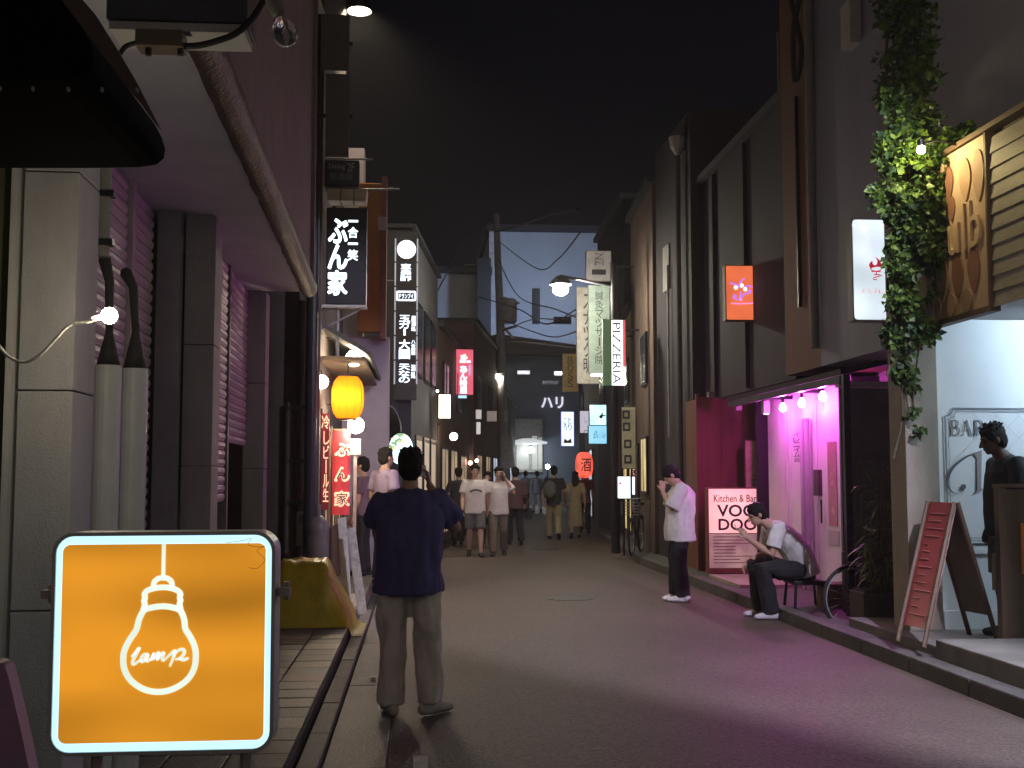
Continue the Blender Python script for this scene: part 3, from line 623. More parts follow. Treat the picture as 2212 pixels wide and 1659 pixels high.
# orange paper lantern
q = P(751, 859, 13.9); lt = thing('paper_lantern', 'glowing orange ribbed paper lantern hanging at the pub front', 'lantern', q + Vector((0, 0, -.28)))
hl = .255; rl = .19
m_ = MB(); prof = []
for i in range(33):
    v = -1 + 2 * i / 32; rr = rl * (1 - .42 * abs(v) ** 3.4) * (1 + .016 * math.cos(i * math.pi)); prof.append((rr, v * hl))
m_.lathe(q, prof, 28)
ml, Nl, Ll, bl = _nodes('lantern_paper'); tr = Nl.new('ShaderNodeBsdfTranslucent'); tr.inputs[0].default_value = (1.0, .26, .015, 1); em = Nl.new('ShaderNodeEmission'); em.inputs[0].default_value = (1.0, .30, .012, 1); em.inputs[1].default_value = .30
ad = Nl.new('ShaderNodeAddShader'); Ll.new(tr.outputs[0], ad.inputs[0]); Ll.new(em.outputs[0], ad.inputs[1]); Ll.new(ad.outputs[0], Nl['Material Output'].inputs[0])
m_.build('paper_shade', ml, lt, smooth=True)
m_ = MB(); m_.ell(q + Vector((-.01, -.05, 0)), .045); m_.build('bulb', bulb_mat((1, .8, .45), 7.5, .05), lt, smooth=True)
for k in range(12):
    a = 2 * math.pi * k / 12; m_ = MB(); m_.tube([q + Vector((math.cos(a) * (rl * (1 - .42 * abs(v) ** 3.4) + .004), math.sin(a) * (rl * (1 - .42 * abs(v) ** 3.4) + .004), v * hl)) for v in (-.97, -.75, -.4, 0, .4, .75, .97)], .003, 5); m_.build('cord_rib', mat('lantern_cord', (.6, .25, .05), .7), lt)
for sz, nm in ((-1, 'bottom_ring'), (1, 'top_ring')):
    m_ = MB(); m_.lathe(q + Vector((0, 0, sz * hl - .015)), [(.115, 0), (.115, .03)], 20); m_.build(nm, M_BLACK, lt)
m_ = MB(); m_.tube([q + Vector((0, 0, hl)), q + Vector((0, 0, hl + .35))], .006, 6); m_.build('cord', M_BLACK, lt)
# red banners
M_BAN = emit('banner_red', (.55, .03, .045), .30, (.55, .05, .06), wobble=.3, wscale=1.5)
M_GLOWL = emit('banner_pale_halo', (1.0, .52, .28), .95, (.8, .6, .5))
F, w_, h = rectF(716, 930, 757, 1112, 14.6)
bn = thing('red_banner', 'red lit banner with three dark characters outlined in cream below the lantern', 'banner', F.p(0, -h / 2))
b_ = MB(); n1 = 8
for i in range(n1):
    a0, a1 = i / n1, (i + 1) / n1
    f_ = lambda a: (-w_ / 2 + a * w_, .05 * math.sin(a * 2.6) - .03)
    b_.hull8([F.p(f_(a0)[0], -h / 2, f_(a0)[1]), F.p(f_(a1)[0], -h / 2, f_(a1)[1]), F.p(f_(a1)[0], h / 2, f_(a1)[1]), F.p(f_(a0)[0], h / 2, f_(a0)[1]), F.p(f_(a0)[0], -h / 2, f_(a0)[1] - .008), F.p(f_(a1)[0], -h / 2, f_(a1)[1] - .008), F.p(f_(a1)[0], h / 2, f_(a1)[1] - .008), F.p(f_(a0)[0], h / 2, f_(a0)[1] - .008)])
b_.build('cloth', M_BAN, bn)
for k, ch in enumerate('ぶん家'):
    r_ = sub(F, w_, h, .18, .98, .10 + .29 * k, .36 + .29 * k)
    text(ch, F, *r_, M_GLOWL, bn, n=.035, bold=0.060, keep=True, name='character_outline'); text(ch, F, r_[0] + .02, r_[1] - .02, r_[2] + .02, r_[3] - .02, M_PRINT, bn, n=.039, bold=0.010, keep=True, name='character')
m_ = MB(); m_.tube([F.p(-w_ / 2 - .02, h / 2 + .01, 0), F.p(w_ / 2 + .02, h / 2 + .01, 0)], .012, 8); m_.build('rod', M_WOOD, bn)
m_ = MB(); m_.tube([F.p(-w_ / 2 - .01, h / 2 + .05, 0), F.p(-w_ / 2 - .01, -h / 2 - .9, 0)], .012, 8); m_.build('pole', M_BLKMET, bn)
F, w_, h = rectF(692, 893, 712, 1102, 13.75)
bn = thing('narrow_red_banner', 'narrow dark red banner with wavy glowing writing at the pub corner', 'banner', F.p(0, -h / 2))
m_ = MB(); m_.fbox(F, -w_ / 2, w_ / 2, -h / 2, h / 2, -.012, 0); m_.build('cloth', mat('dark_red_cloth', (.30, .03, .03), .8), bn)
text('冷', F, *sub(F, w_, h, .02, .98, .02, .16), M_GLOWL, bn, n=.003, bold=0.016); text('しビール生', F, *sub(F, w_, h, .3, .98, .18, .92), M_GLOWL, bn, n=.003, bold=0.032, vertical=True)
m_ = MB(); m_.tube([F.p(-w_ / 2, h / 2 + .05, -.01), F.p(-w_ / 2, -h / 2 - .8, -.01)], .01, 8); m_.build('pole', M_BLKMET, bn)
F, w_, h = rectF(756, 948, 779, 982, 14.5)
m_ = MB(); m_.fbox(F, -w_ / 2, w_ / 2, -h / 2, h / 2, -.01, 0); m_.fbox(F, -.02, .02, -1.6, -h / 2, -.03, -.011)
tag(m_.build('notice_board', mat('pale_notice', (.55, .42, .38), .7)), 'small pale notice hanging right of the red banner', 'sign')
# white leaning boards, wrapped pole, yellow sheet, stone
for i, (x0, y0, x1, y1, Yb, lb) in enumerate(((738, 1118, 752, 1290, 12.3, 'left one of two narrow white planks leaning below the red banner'), (758, 1140, 784, 1278, 12.0, 'right one of two narrow white planks leaning below the red banner'))):
    a, c = P(x0, y0, Yb + .25), P(x1, y1, Yb); c.z = .142
    d_ = (a - c).normalized(); s_ = Vector((1, 0, 0)); s_ = (s_ - d_ * s_.dot(d_)).normalized(); n_ = d_.cross(s_)
    t = thing('leaning_plank', lb, 'plank', c, 'white planks leaning at the pub')
    m_ = MB(); hw = .045; m_.hull8([c - s_ * hw, c + s_ * hw, c + s_ * hw + n_ * .025, c - s_ * hw + n_ * .025, a - s_ * hw, a + s_ * hw, a + s_ * hw + n_ * .025, a - s_ * hw + n_ * .025]); m_.build('board', mat('worn_white_board', (.62, .58, .55), .5, .3, 14), t, bevel=.004)
    for k in range(3):
        e = c.lerp(a, .25 + .25 * k); m_ = MB(); m_.ell(e - n_ * .004 + s_ * random.uniform(-.02, .02), (.02, .006, .05), sub=1); m_.build('tape', mat('silver_tape', (.7, .68, .66), .25, .1), t)
q = P(687, 1180, 12.5)
t = thing('wrapped_standpipe', 'grey standpipe wrapped in plastic behind the yellow sheet', 'pipe', (q.x, 12.5, .14))
m_ = MB(); m_.lathe((q.x, 12.5, .14), [(.03, 0), (.03, 1.1)], 12); m_.build('pipe', M_GREYPIPE, t)
m_ = MB(); m_.lathe((q.x, 12.5, .62), [(.05, 0), (.10, .05), (.115, .15), (.10, .3), (.12, .42), (.04, .5)], 12); w_o = m_.build('plastic_wrap', mat('dull_plastic', (.26, .23, .26), .25, .2, 6), t, smooth=True)
q = P(690, 1365, 11.1); t = thing('covered_heap', 'heap under a draped yellow plastic sheet on the pavement edge', 'heap', (q.x, 11.5, .1))
nu, nv = 30, 22; b_ = bmesh.new(); grid = []
xa, xb = P(560, 1370, 11.2).x, P(784, 1370, 11.2).x
for i in range(nu + 1):
    row = []
    for j in range(nv + 1):
        u, v = i / nu, j / nv
        x = xa + (xb - xa) * u; yv = 11.05 + .95 * v
        prof_ = max(0, min(1, (1 - max(0, (u - .62) / .38)) ** 1.5)) * min(1, (u + .05) / .25) ** .5
        hz = .60 * prof_ * min(1, (v + .0) / .30) ** .7 * (1 if v < .8 else max(0, (1 - v) / .2) ** .5)
        hz += .05 * noise.noise((x * 5, yv * 5, 0)) * min(1, hz * 6) + .018 * noise.noise((x * 17, yv * 15, 2)) * min(1, hz * 6)
        zb_ = .128 if x < -.64 else .05
        row.append(b_.verts.new((x, yv - .06 * hz, zb_ + max(.004, hz))))
    grid.append(row)
for i in range(nu):
    for j in range(nv): b_.faces.new((grid[i][j], grid[i + 1][j], grid[i + 1][j + 1], grid[i][j + 1]))
me = bpy.data.meshes.new('sheet'); b_.to_mesh(me); b_.free(); me.materials.append(mat('yellow_sheet', (.52, .40, .015), .38, .25, 5, .35, 25))
for p_ in me.polygons: p_.use_smooth = True
put('sheet', me, t)
m_ = MB(); m_.box(xa + .1, xb - .45, 11.2, 11.9, .1, .45); m_.build('stacked_goods', M_DARKIN, t)
wallbox('door_step', mat('pale_step', (.45, .41, .35), .6, .15), None, -.98, -.64, 11.9, 13.6, .142, .19); struct(bpy.data.objects['door_step'])

# ================================================================== left: tenant-sign building and beyond
L3 = thing('tenant_building', 'dark building behind the tall tenant sign with a sloping roofline', 'building', (-1, 22, 0))
wallbox('side_wall', M_NIGHTWALL, L3, -6, -.14, 20.5, 20.7, 0, 5.95)
m_ = MB(); m_.hull8([(-6, 20.71, 0), (-.15, 20.71, 0), (.40, 25.8, 0), (-6, 25.8, 0), (-6, 20.71, 5.94), (-.15, 20.71, 5.94), (.40, 25.8, 5.94), (-6, 25.8, 5.94)]); m_.build('street_wall', mat('grey_street_wall', (.12, .12, .135), .8), L3)
m_ = MB(); m_.hull8([(-6, 20.45, 5.96), (-.08, 20.45, 5.96), (.48, 25.8, 5.96), (-6, 25.8, 5.96), (-6, 20.45, 6.03), (-.08, 20.45, 6.03), (.48, 25.8, 6.03), (-6, 25.8, 6.03)]); m_.build('parapet', M_NIGHTWALL, L3)
FS = Frame((-.15, 20.71, 0), (.55, 5.09, 0), (0, 0, 1))
for u0 in (.7, 2.1, 3.5):
    for v0 in (.2, 3.4):
        wn = MB().fbox(FS, u0, u0 + 1.0, v0, v0 + (2.1 if v0 < 1 else 1.4), .0, .03).build('window', M_BLKMET, L3)
        m_ = MB(); m_.fbox(FS, u0 + .06, u0 + .94, v0 + .06, v0 + (2.0 if v0 < 1 else 1.3), .031, .036); m_.build('pane', emit('dim_shop_pane', (1, .72, .45), .35) if v0 < 1 else M_GLASSDARK, wn)
# pale curved awning and green-white round sign
aw2 = thing('shop_canopy', 'pale curved shop canopy beneath the tall tenant sign', 'awning', P(850, 900, 19.8))
b_ = MB(); F = leftF((P(838, 900, 19.4).x, 19.4, P(840, 930, 19.4).z)); nseg = 8
for k in range(nseg):
    a0, a1 = R(90 * k / nseg), R(90 * (k + 1) / nseg)
    p0, p1 = (.22 * math.sin(a0), .42 * math.cos(a0)), (.22 * math.sin(a1), .42 * math.cos(a1))
    b_.hull8([F.p(0, p0[1], p0[0]), F.p(1.0, p0[1], p0[0]), F.p(1.0, p1[1], p1[0]), F.p(0, p1[1], p1[0]), F.p(0, p0[1] - .01, p0[0] - .01), F.p(1.0, p0[1] - .01, p0[0] - .01), F.p(1.0, p1[1] - .01, p1[0] - .01), F.p(0, p1[1] - .01, p1[0] - .01)])
b_.build('canopy', mat('grey_canopy', (.32, .32, .33), .7), aw2)
F, w_, h = rectF(838, 930, 894, 1010, 19.0)
t = thing('round_sign', 'round glowing white sign with green leaves and yellow fruit behind the raised phone', 'sign', F.p(0, -h / 2))
rw = w_ / 2
m_ = MB(); m_.poly(F, [(rw * math.cos(R(a)), rw * 1.3 * math.sin(R(a))) for a in range(0, 360, 12)], -.1, 0); m_.build('case', M_BLKMET, t)
m_ = MB(); m_.poly(F, [(rw * .94 * math.cos(R(a)), rw * 1.22 * math.sin(R(a))) for a in range(0, 360, 12)], .001, .004); m_.build('face', emit('round_sign_face', (.62, .95, 1.0), 2.2), t)
for i in range(26):
    a = R(random.uniform(60, 180)); rr = rw * random.uniform(.45, .95); c_ = (rr * math.cos(a), rr * 1.25 * math.sin(a)); s_ = .03
    m_ = MB(); m_.poly(F, [(c_[0] + s_ * math.cos(R(b0)), c_[1] + s_ * .7 * math.sin(R(b0))) for b0 in range(0, 360, 60)], .005, .006 + i * .0001); m_.build('printed_leaf', emit('green_print', (.10, .45, .08), .8) if i % 3 else emit('yellow_print', (.85, .85, .1), 1.0), t)
m_ = MB(); m_.fbox(F, -.03, .03, -1.9, -rw * 1.28, -.08, -.02); m_.build('post', M_BLKMET, t)
for k in range(14): m_ = MB(); m_.fbox(F, -rw * .2 + k * .022, -rw * .2 + k * .022 + .012, -.06 - .05 * random.random(), .04 * random.random(), .005, .006); m_.build('printed_mark', mat('teal_print', (.03, .16, .16), .6), t)
# tall tenant sign
F, w_, h = rectF(852, 515, 902, 832, 20.2)
t = thing('tenant_sign', 'tall narrow black sign tower with six white glowing shop names', 'sign', F.p(0, -h / 2))
m_ = MB(); m_.fbox(F, -w_ / 2, w_ / 2, -h / 2 - .25, h / 2 + .12, -.18, 0); m_.build('case', M_NIGHTWALL, t)
for sx in (-1, 1):
    for k in range(6):
        m_ = MB(); m_.fbox(F, sx * w_ / 2 - .012, sx * w_ / 2 + .012, h / 2 - (k + 1) * h / 6 + .02, h / 2 - k * h / 6 - .01, .001, .02); m_.build('edge_strip', emit('edge_strip_light', (.62, .66, .82), .42), t)
m_ = MB(); m_.poly(F, [(.165 * math.cos(R(a)), h / 2 - .20 + .165 * math.sin(R(a))) for a in range(0, 360, 12)], .001, .004); m_.build('round_panel', emit('round_panel_light', (.85, .95, 1.0), 2.4), t)
text('中国', F, -.10, .10, h / 2 - .20, h / 2 - .11, mat('faint_print', (.25, .3, .42), .6), t, n=.005)
rows_ = ((.175, .295, '恵美酢', .24, .72, None), (.525, .665, '玉ガー', .2, .68, '居酒処'), (.69, .825, '大園', .2, .68, '八会席堂'), (.855, .985, '天なの', .2, .68, '酒処'))
for (f0, f1, s_, g0, g1, sm) in rows_:
    text(s_, F, *sub(F, w_, h, g0, g1, f0, f1), E_BLUEW, t, bold=0.024, vertical=True, n=.004)
    if sm: text(sm, F, *sub(F, w_, h, .74, .94, f0 + .005, f1 - .03), E_BLUEW, t, bold=0.016, vertical=True, n=.004)
r_ = sub(F, w_, h, .05, .95, .355, .435)
m_ = MB(); ring_poly(m_, F.at((r_[0] + r_[1]) / 2, (r_[2] + r_[3]) / 2), rrect(r_[1] - r_[0], r_[3] - r_[2] - .03, .03, 4), rrect(r_[1] - r_[0] - .06, r_[3] - r_[2] - .09, .02, 4), .001, .004); m_.build('badge_frame', E_BLUEW, t)
text('ドランブイ', F, r_[0] + .05, r_[1] - .05, r_[2] + .06, r_[3] - .06, E_BLUEW, t, bold=0.016, n=.004)
m_ = MB(); m_.tube([F.p(-w_ / 2, .55, -.05), F.p(-w_ / 2 - .32, .55, -.05)], .012, 6); m_.build('bracket', M_STEEL, t)
# white box lantern, pink sign, warm bulbs
t, F, w_, h = box_sign('white_box_lantern', 'plain bright white upright box lantern beside the pink sign', (948, 853, 973, 903), 24, emit('white_lantern', (1, .95, .76), 4.5), depth=.2, edge=.012)
t, F, w_, h = box_sign('pink_sign', 'crimson vertical box sign with a white emblem and white characters', (983, 755, 1022, 852), 30, emit('crimson_face', (.80, .035, .14), .9, wobble=.15), depth=.2, edge=.015)
E_PW = emit('pink_white_letters', (1.0, .85, 1.0), 2.4)
m_ = MB(); m_.poly(F, [(-.01 + .085 * (1 + .22 * math.cos(5 * R(a))) * math.cos(R(a)), h / 2 - .22 + .085 * (1 + .22 * math.cos(5 * R(a))) * math.sin(R(a))) for a in range(0, 360, 8)], .005, .008); m_.build('emblem', emit('emblem_gold', (1.0, .8, .55), 2), t)
text('あん時屋', F, *sub(F, w_, h, .28, .66, .36, .98), E_PW, t, bold=0.032, vertical=True); text('ああきき', F, *sub(F, w_, h, .72, .9, .34, .58), emit('lilac_letters', (.7, .5, 1), 1), t, vertical=True, bold=0.016)
text('SINCE 1998', F, *sub(F, w_, h, .25, .85, .245, .30), E_PW, t, bold=0.016)
m_ = MB(); m_.fbox(F, -w_ / 2 + .02, w_ / 2 * .3, -h / 2 - .09, -h / 2 - .025, -.1, 0); m_.build('blue_strip', emit('blue_strip', (.45, .75, 1), 1.2), t)
for i, (x, y_, Yb, r_, pw, cl, lb) in enumerate(((980, 943, 26, .09, 8, (1, .72, .48), 'warm round lamp hanging below the white box lantern'), (1030, 995, 34, .05, 3, (1, .9, .7), 'small white lamp low beside the walkers heads'), (1016, 1000, 33, .06, 2.5, (1, .35, .25), 'small red lantern low beside the walkers heads'), (1028, 938, 36, .07, 3, (1, .95, .8), 'small white lamp above the walkers heads'), (945, 845, 25, .03, .6, (1, .8, .7), 'tiny lamp above the white box lantern'))):
    q = P(x, y_, Yb); t = thing('street_bulb', lb, 'lamp', q, 'small lamps along the far left shops')
    m_ = MB(); m_.ell(q, r_); m_.build('globe', bulb_mat(cl, pw, r_), t, smooth=True)
    m_ = MB(); m_.tube([q + Vector((0, 0, r_ * .8)), q + Vector((-.1, 0, r_ + .15)), q + Vector((-.5, 0, r_ + .2))], .012, 6); m_.build('arm', M_BLKMET, t)
# further left shopfronts following the bend
def street_block(name, label, y0, x0, y1, x1, z1, m, side=-1, depth=6, windows=()):
    t = thing(name, label, 'building', ((x0 + x1) / 2 + side * 1.5, (y0 + y1) / 2, 0))
    xo = side * depth
    m_ = MB(); m_.hull8([(x0, y0, 0), (x1, y1, 0), (x1 + xo, y1, 0), (x0 + xo, y0, 0), (x0, y0, z1), (x1, y1, z1), (x1 + xo, y1, z1), (x0 + xo, y0, z1)]); m_.build('wall', m, t)
    m_ = MB(); e = -side * .12; m_.hull8([(x0 + e, y0 - .06, z1 + .002), (x1 + e, y1, z1 + .002), (x1 + xo, y1, z1 + .002), (x0 + xo, y0 - .06, z1 + .002), (x0 + e, y0 - .06, z1 + .12), (x1 + e, y1, z1 + .12), (x1 + xo, y1, z1 + .12), (x0 + xo, y0 - .06, z1 + .12)]); m_.build('roof', M_NIGHTWALL, t)
    Fr = Frame((x0, y0, 0), (x1 - x0, y1 - y0, 0), (0, 0, 1)) if side < 0 else Frame((x1, y1, 0), (x0 - x1, y0 - y1, 0), (0, 0, 1))
    Ln = math.hypot(x1 - x0, y1 - y0)
    for (u, wv, v0, v1, glow) in windows:
        wn = MB().fbox(Fr, u * Ln, u * Ln + wv, v0, v1, .001, .05).build('window', M_BLKMET, t)
        m_ = MB(); m_.fbox(Fr, u * Ln + .05, u * Ln + wv - .05, v0 + .05, v1 - .05, .051, .056); m_.build('pane', glow or M_GLASSDARK, wn)
        m_ = MB(); m_.fbox(Fr, u * Ln + wv / 2 - .015, u * Ln + wv / 2 + .015, v0 + .05, v1 - .05, .057, .065); m_.build('mullion', M_BLKMET, wn)
    return t
G_W = emit('lit_pane_warm', (1.0, .68, .36), .26, wobble=.5, wscale=1.5); G_C = emit('lit_pane_cool', (.7, .8, 1.0), .5, wobble=.5, wscale=1.5); G_Y = emit('lit_pane_yellow', (1.0, .72, .25), .6, wobble=.4, wscale=2)
street_block('shop_building', 'low shop with warm lit windows behind the white box lantern', 26, .42, 34, 1.5, 4.9, M_BROWNWALL, windows=((.06, 1.2, .2, 2.2, G_W), (.3, 1.4, .2, 2.2, G_W), (.6, 1.6, .2, 2.1, G_W), (.1, 1.0, 3.2, 4.2, None), (.5, 1.0, 3.2, 4.2, None)))
street_block('shop_building', 'dull red shop building left of the far utility pole', 34.2, 1.6, 43, 2.95, 6.1, M_REDBRICK, windows=((.08, 1.4, .2, 2.2, G_W), (.4, 1.4, .2, 2.2, G_W), (.7, 1.5, .2, 2.2, G_C), (.1, 1.2, 3.4, 4.6, None), (.55, 1.2, 3.4, 4.6, None)))
street_block('shop_building', 'grey shop building just past the far utility pole', 44, 3.1, 60, 5.0, 5.0, M_NIGHTWALL, windows=((.1, 2, .2, 2.4, G_C), (.5, 2, .2, 2.4, G_C)))
for i, (x0, y0, x1, y1, Y) in enumerate(((985, 690, 998, 760, 27.5), (1000, 860, 1008, 1000, 29), (1032, 888, 1042, 940, 33), (1046, 888, 1062, 915, 33.4), (1048, 920, 1066, 1000, 34))):
    pass
for (rect, Y, mt, lb) in (((1028, 885, 1040, 905), 32.5, emit('small_sign_a', (.9, .8, .75), .5), 'small white square sign left of the far pole'), ((1029, 912, 1038, 938), 32.6, emit('small_sign_b', (.9, .85, .8), .6), 'small white narrow sign under the square one left of the far pole'), ((1052, 888, 1073, 910), 36, emit('small_sign_c', (.6, .45, .42), .25), 'dull pink square sign close to the far pole')):
    box_sign('small_shop_sign', lb, rect, Y, mt, depth=.08, edge=.01)
# ================================================================== far end
q = P(1091, 1020, 42.5)
up = thing('utility_pole', 'tall concrete utility pole at the far bend with transformer drum', 'pole', (q.x, 42.5, 0))
top = P(1072, 462, 42.5); M_POLE = mat('pole_concrete', (.30, .30, .31), .8, .15)
m_ = MB(); m_.tube([(q.x, 42.5, 0), (q.x * .5 + top.x * .5 + .04, 42.5, top.z * .5), (top.x, 42.5, top.z)], [.2, .17, .11], 14, flat=True); m_.build('shaft', M_POLE, up, smooth=True)
a = P(1097, 672, 42.4); m_ = MB(); m_.lathe(a + Vector((0, 0, -.45)), [(.28, 0), (.34, .08), (.34, .8), (.28, .9)], 16); m_.build('transformer_drum', mat('drum_grey', (.32, .34, .36), .6), up, smooth=False)
for (x0, y0, x1, y1) in ((1075, 715, 1115, 705), (1080, 640, 1120, 655), (1082, 700, 1108, 730)):
    m_ = MB(); m_.tube([P(x0, y0, 42.5), P(x1, y1, 42.3)], .05, 6); m_.build('cross_arm', M_POLE, up)
F, w_, h = rectF(1081, 940, 1110, 1012, 42.2); m_ = MB(); m_.poly(F, [(-w_ / 2, -h / 2), (w_ / 2, -h / 2), (w_ / 2 * .7, h * .3), (w_ * .1, h / 2), (-w_ / 2, h / 2)], -.03, 0); m_.build('base_guard', mat('pale_guard', (.42, .40, .38), .7), up)
F, w_, h = rectF(1089, 885, 1098, 912, 42.2); m_ = MB(); m_.fbox(F, -w_ / 2, w_ / 2, -h / 2, h / 2, -.02, 0); m_.build('plate', M_WPANEL, up)
def arm_lamp(label, x, y_, Y, power, r_, pole_x, pole_r, col, base_z=0.0, own_pole=True, up_h=.25):
    q = P(x, y_, Y); b0 = P(pole_x, y_, Y); t = thing('street_lamp', label, 'street lamp', (b0.x, Y, base_z))
    if own_pole: m_ = MB(); m_.lathe((b0.x, Y, base_z), [(pole_r, 0), (pole_r * .8, q.z + up_h + .2 - base_z)], 14); m_.build('pole', M_BLKMET, t)
    m_ = MB(); m_.tube(spline([tuple(b0 + Vector((0, 0, -.05))), tuple(b0.lerp(q, .4) + Vector((0, 0, up_h * .2))), tuple(q + Vector((0, 0, r_ + .05)))], 6), .028, 8); m_.build('arm', M_STEEL, t, smooth=True)
    m_ = MB(); m_.lathe(q + Vector((0, 0, r_ * .3)), [(r_ * 1.7, -r_ * .35), (r_ * 1.5, r_ * .3), (r_ * .6, r_ * 1.1), (r_ * .5, r_ * 1.09), (r_ * 1.45, r_ * .25), (r_ * 1.6, -r_ * .35)], 16, None, False); m_.build('hood', M_STEEL, t)
    m_ = MB(); m_.ell(q + Vector((0, 0, -r_ * .75)), (r_ * 1.25, r_ * 1.2, r_)); m_.build('bulb', bulb_mat(col, power, r_), t, smooth=True)
    return t
arm_lamp('bright street lamp on an arm reaching left from the black post', 1211, 615, 21.6, 270, .12, 1326, .085, (1, .93, .74), .1)
arm_lamp('small street lamp on the far utility pole', 1066, 808, 42.3, 700, .13, 1083, .05, (1, .93, .7), 0, False)
TW = thing('pale_tower_block', 'tall pale blank-walled building rising at the end of the street', 'building', (7.5, 80, 0))
a, c = P(1058, 500, 78), P(1275, 760, 78); wallbox('wall', M_TOWER, TW, a.x, c.x + 1, 78, 92, 0, a.z)
wallbox('edge_strip', mat('tower_edge', (.75, .77, .8), .8), TW, a.x - .05, a.x + .35, 77.9, 78, 0, a.z); wallbox('roof', M_NIGHTWALL, TW, a.x - .2, c.x + 1.2, 77.8, 92, a.z + .01, a.z + .5)
for (x, w_) in ((1150, 6),): 
    b0 = P(x, 668, 77.8); m_ = MB(); m_.box(b0.x, b0.x + .5, 77.6, 77.95, b0.z - 1, b0.z + 1.4); m_.build('vent_pipe', M_NIGHTWALL, TW)
LW = thing('low_pale_building', 'lower pale building left of the tall blank tower', 'building', (2, 72, 0))
a, c = P(930, 590, 70), P(1059, 760, 70); wallbox('wall', M_TOWER, LW, a.x, c.x, 70, 76, 0, a.z); wallbox('roof', M_NIGHTWALL, LW, a.x - .3, c.x + .1, 69.8, 76, a.z + .01, a.z + .4)
wallbox('stair_tower', M_NIGHTWALL, LW, P(1030, 600, 69.5).x, c.x - .02, 69.0, 69.98, 0, a.z + .8)
m_ = MB(); m_.tube([P(1005, 588, 70), P(1005, 572, 70), P(1030, 572, 70), P(1030, 590, 70)], .06, 6); m_.build('roof_rail', M_STEEL, LW)
EB = thing('end_building', 'dark blue building closing the street with a white sign and lit entrance', 'building', (7, 63, 0))
a, c = P(1090, 768, 62), P(1300, 900, 62); wallbox('facade', M_BLUEWALL, EB, a.x, c.x, 62, 70, 0, a.z)
m_ = MB(); z_ = a.z; m_.hull8([(a.x - .5, 61.2, z_ + .02), (c.x, 61.2, z_ + .02), (c.x, 70, z_ + .02), (a.x - .5, 70, z_ + .02), (a.x - .4, 61.4, z_ + 1.1), (c.x, 61.4, z_ + .35), (c.x, 70, z_ + 1.5), (a.x - .4, 70, z_ + 2.0)]); m_.build('roof', M_NIGHTWALL, EB)
F, w_, h = rectF(1170, 858, 1216, 881, 61.9); text('ハリ', F, -w_ / 2, w_ / 2, -h / 2, h / 2, emit('bari_letters', (.85, .82, .95), .95), EB, bold=0.040)
F, w_, h = rectF(1172, 822, 1205, 830, 61.9); text('セイラウンジ', F, -w_ / 2, w_ / 2, -h / 2, h / 2, emit('small_far_letters', (.7, .75, .85), .4), EB, bold=0.016)
for i, (x0, x1, y_, tilt) in enumerate(((1116, 1146, 804, 8), (1196, 1216, 806, 4))):
    F, w_, h = rectF(x0, y_ - 5, x1, y_ + 6, 61.2); fl = bpy.data.objects.new('floodlight', None); COL.objects.link(fl); fl.parent = EB; fl.matrix_parent_inverse = wm(EB).inverted()
    m_ = MB(); m_.fbox(F, -w_ / 2, w_ / 2, -h / 2, h / 2, -.2, 0); m_.build('lamp_body', M_WPANEL, fl, bevel=.04)
    m_ = MB(); m_.fbox(F, -w_ / 2 + .05, w_ / 2 - .05, -h / 2 + .05, h / 2 - .05, .001, .02); m_.build('lens', emit('flood_lens_%d' % i, (.85, .9, 1), 1.2 if i == 0 else 3.5), fl)
    m_ = MB(); m_.tube([F.p(0, 0, -.2), F.p(0, .1, -.78)], .04, 6); m_.build('arm', M_STEEL, fl)
# lit entrance with round canopy
F, w_, h = rectF(1112, 905, 1172, 1020, 61.9)
m_ = MB(); m_.fbox(F, -w_ / 2, w_ / 2, -h / 2, h / 2, .001, .05); m_.build('entrance_wall', mat('entrance_pale', (.35, .36, .36), .7), EB)
for (fx0, fx1, fy0, fy1, s_) in ((.06, .5, .42, .95, .16), (.62, .80, .32, .95, .22), (.84, .97, .35, .95, .18)):
    r_ = sub(F, w_, h, fx0, fx1, fy0, fy1); m_ = MB(); m_.fbox(F, r_[0], r_[1], r_[2], r_[3], .051, .08); m_.build('entrance_glazing', emit('entry_glow_%d' % int(s_ * 100), (.85, .92, .88), s_ * 1.5, wobble=.5, wscale=.8), EB)
q = P(1140, 959, 60.5); m_ = MB(); m_.lathe(q, [(1.0, 0), (1.05, .1), (.3, .28)], 20); m_.build('round_canopy', emit('canopy_glow', (.9, .95, 1), .65), EB, smooth=True)
q = P(1147, 972, 60.4); m_ = MB(); m_.ell(q, .14); m_.build('entrance_lamp', bulb_mat((.95, 1, .95), 90, .14), EB, smooth=True)
q = P(1183, 1008, 58); t = thing('white_ground_lamp', 'small dazzling white lamp near the ground at the far end', 'lamp', q); m_ = MB(); m_.ell(q, .11); m_.build('bulb', bulb_mat((.9, 1, 1), 45, .11), t, smooth=True); m_ = MB(); m_.lathe((q.x, q.y, 0), [(.03, 0), (.03, q.z - .1)], 8); m_.build('stem', M_BLKMET, t)
# unseen fill light added above the end building's roof to brighten the pale tower
q = Vector((P(1225, 700, 64).x, 66, P(1090, 768, 62).z + 2.3))
t = thing('tower_fill_light', 'unseen added fill light above the end building roof brightening the pale tower', 'lamp', q)
m_ = MB(); m_.box(q.x - .5, q.x + .5, q.y, q.y + .3, q.z, q.z + .4); m_.build('housing', M_BLKMET, t)
m_ = MB(); m_.box(q.x - .45, q.x + .45, q.y + .302, q.y + .32, q.z + .05, q.z + .35); m_.build('lens', emit('flood_wash', (.50, .68, 1), 640), t)
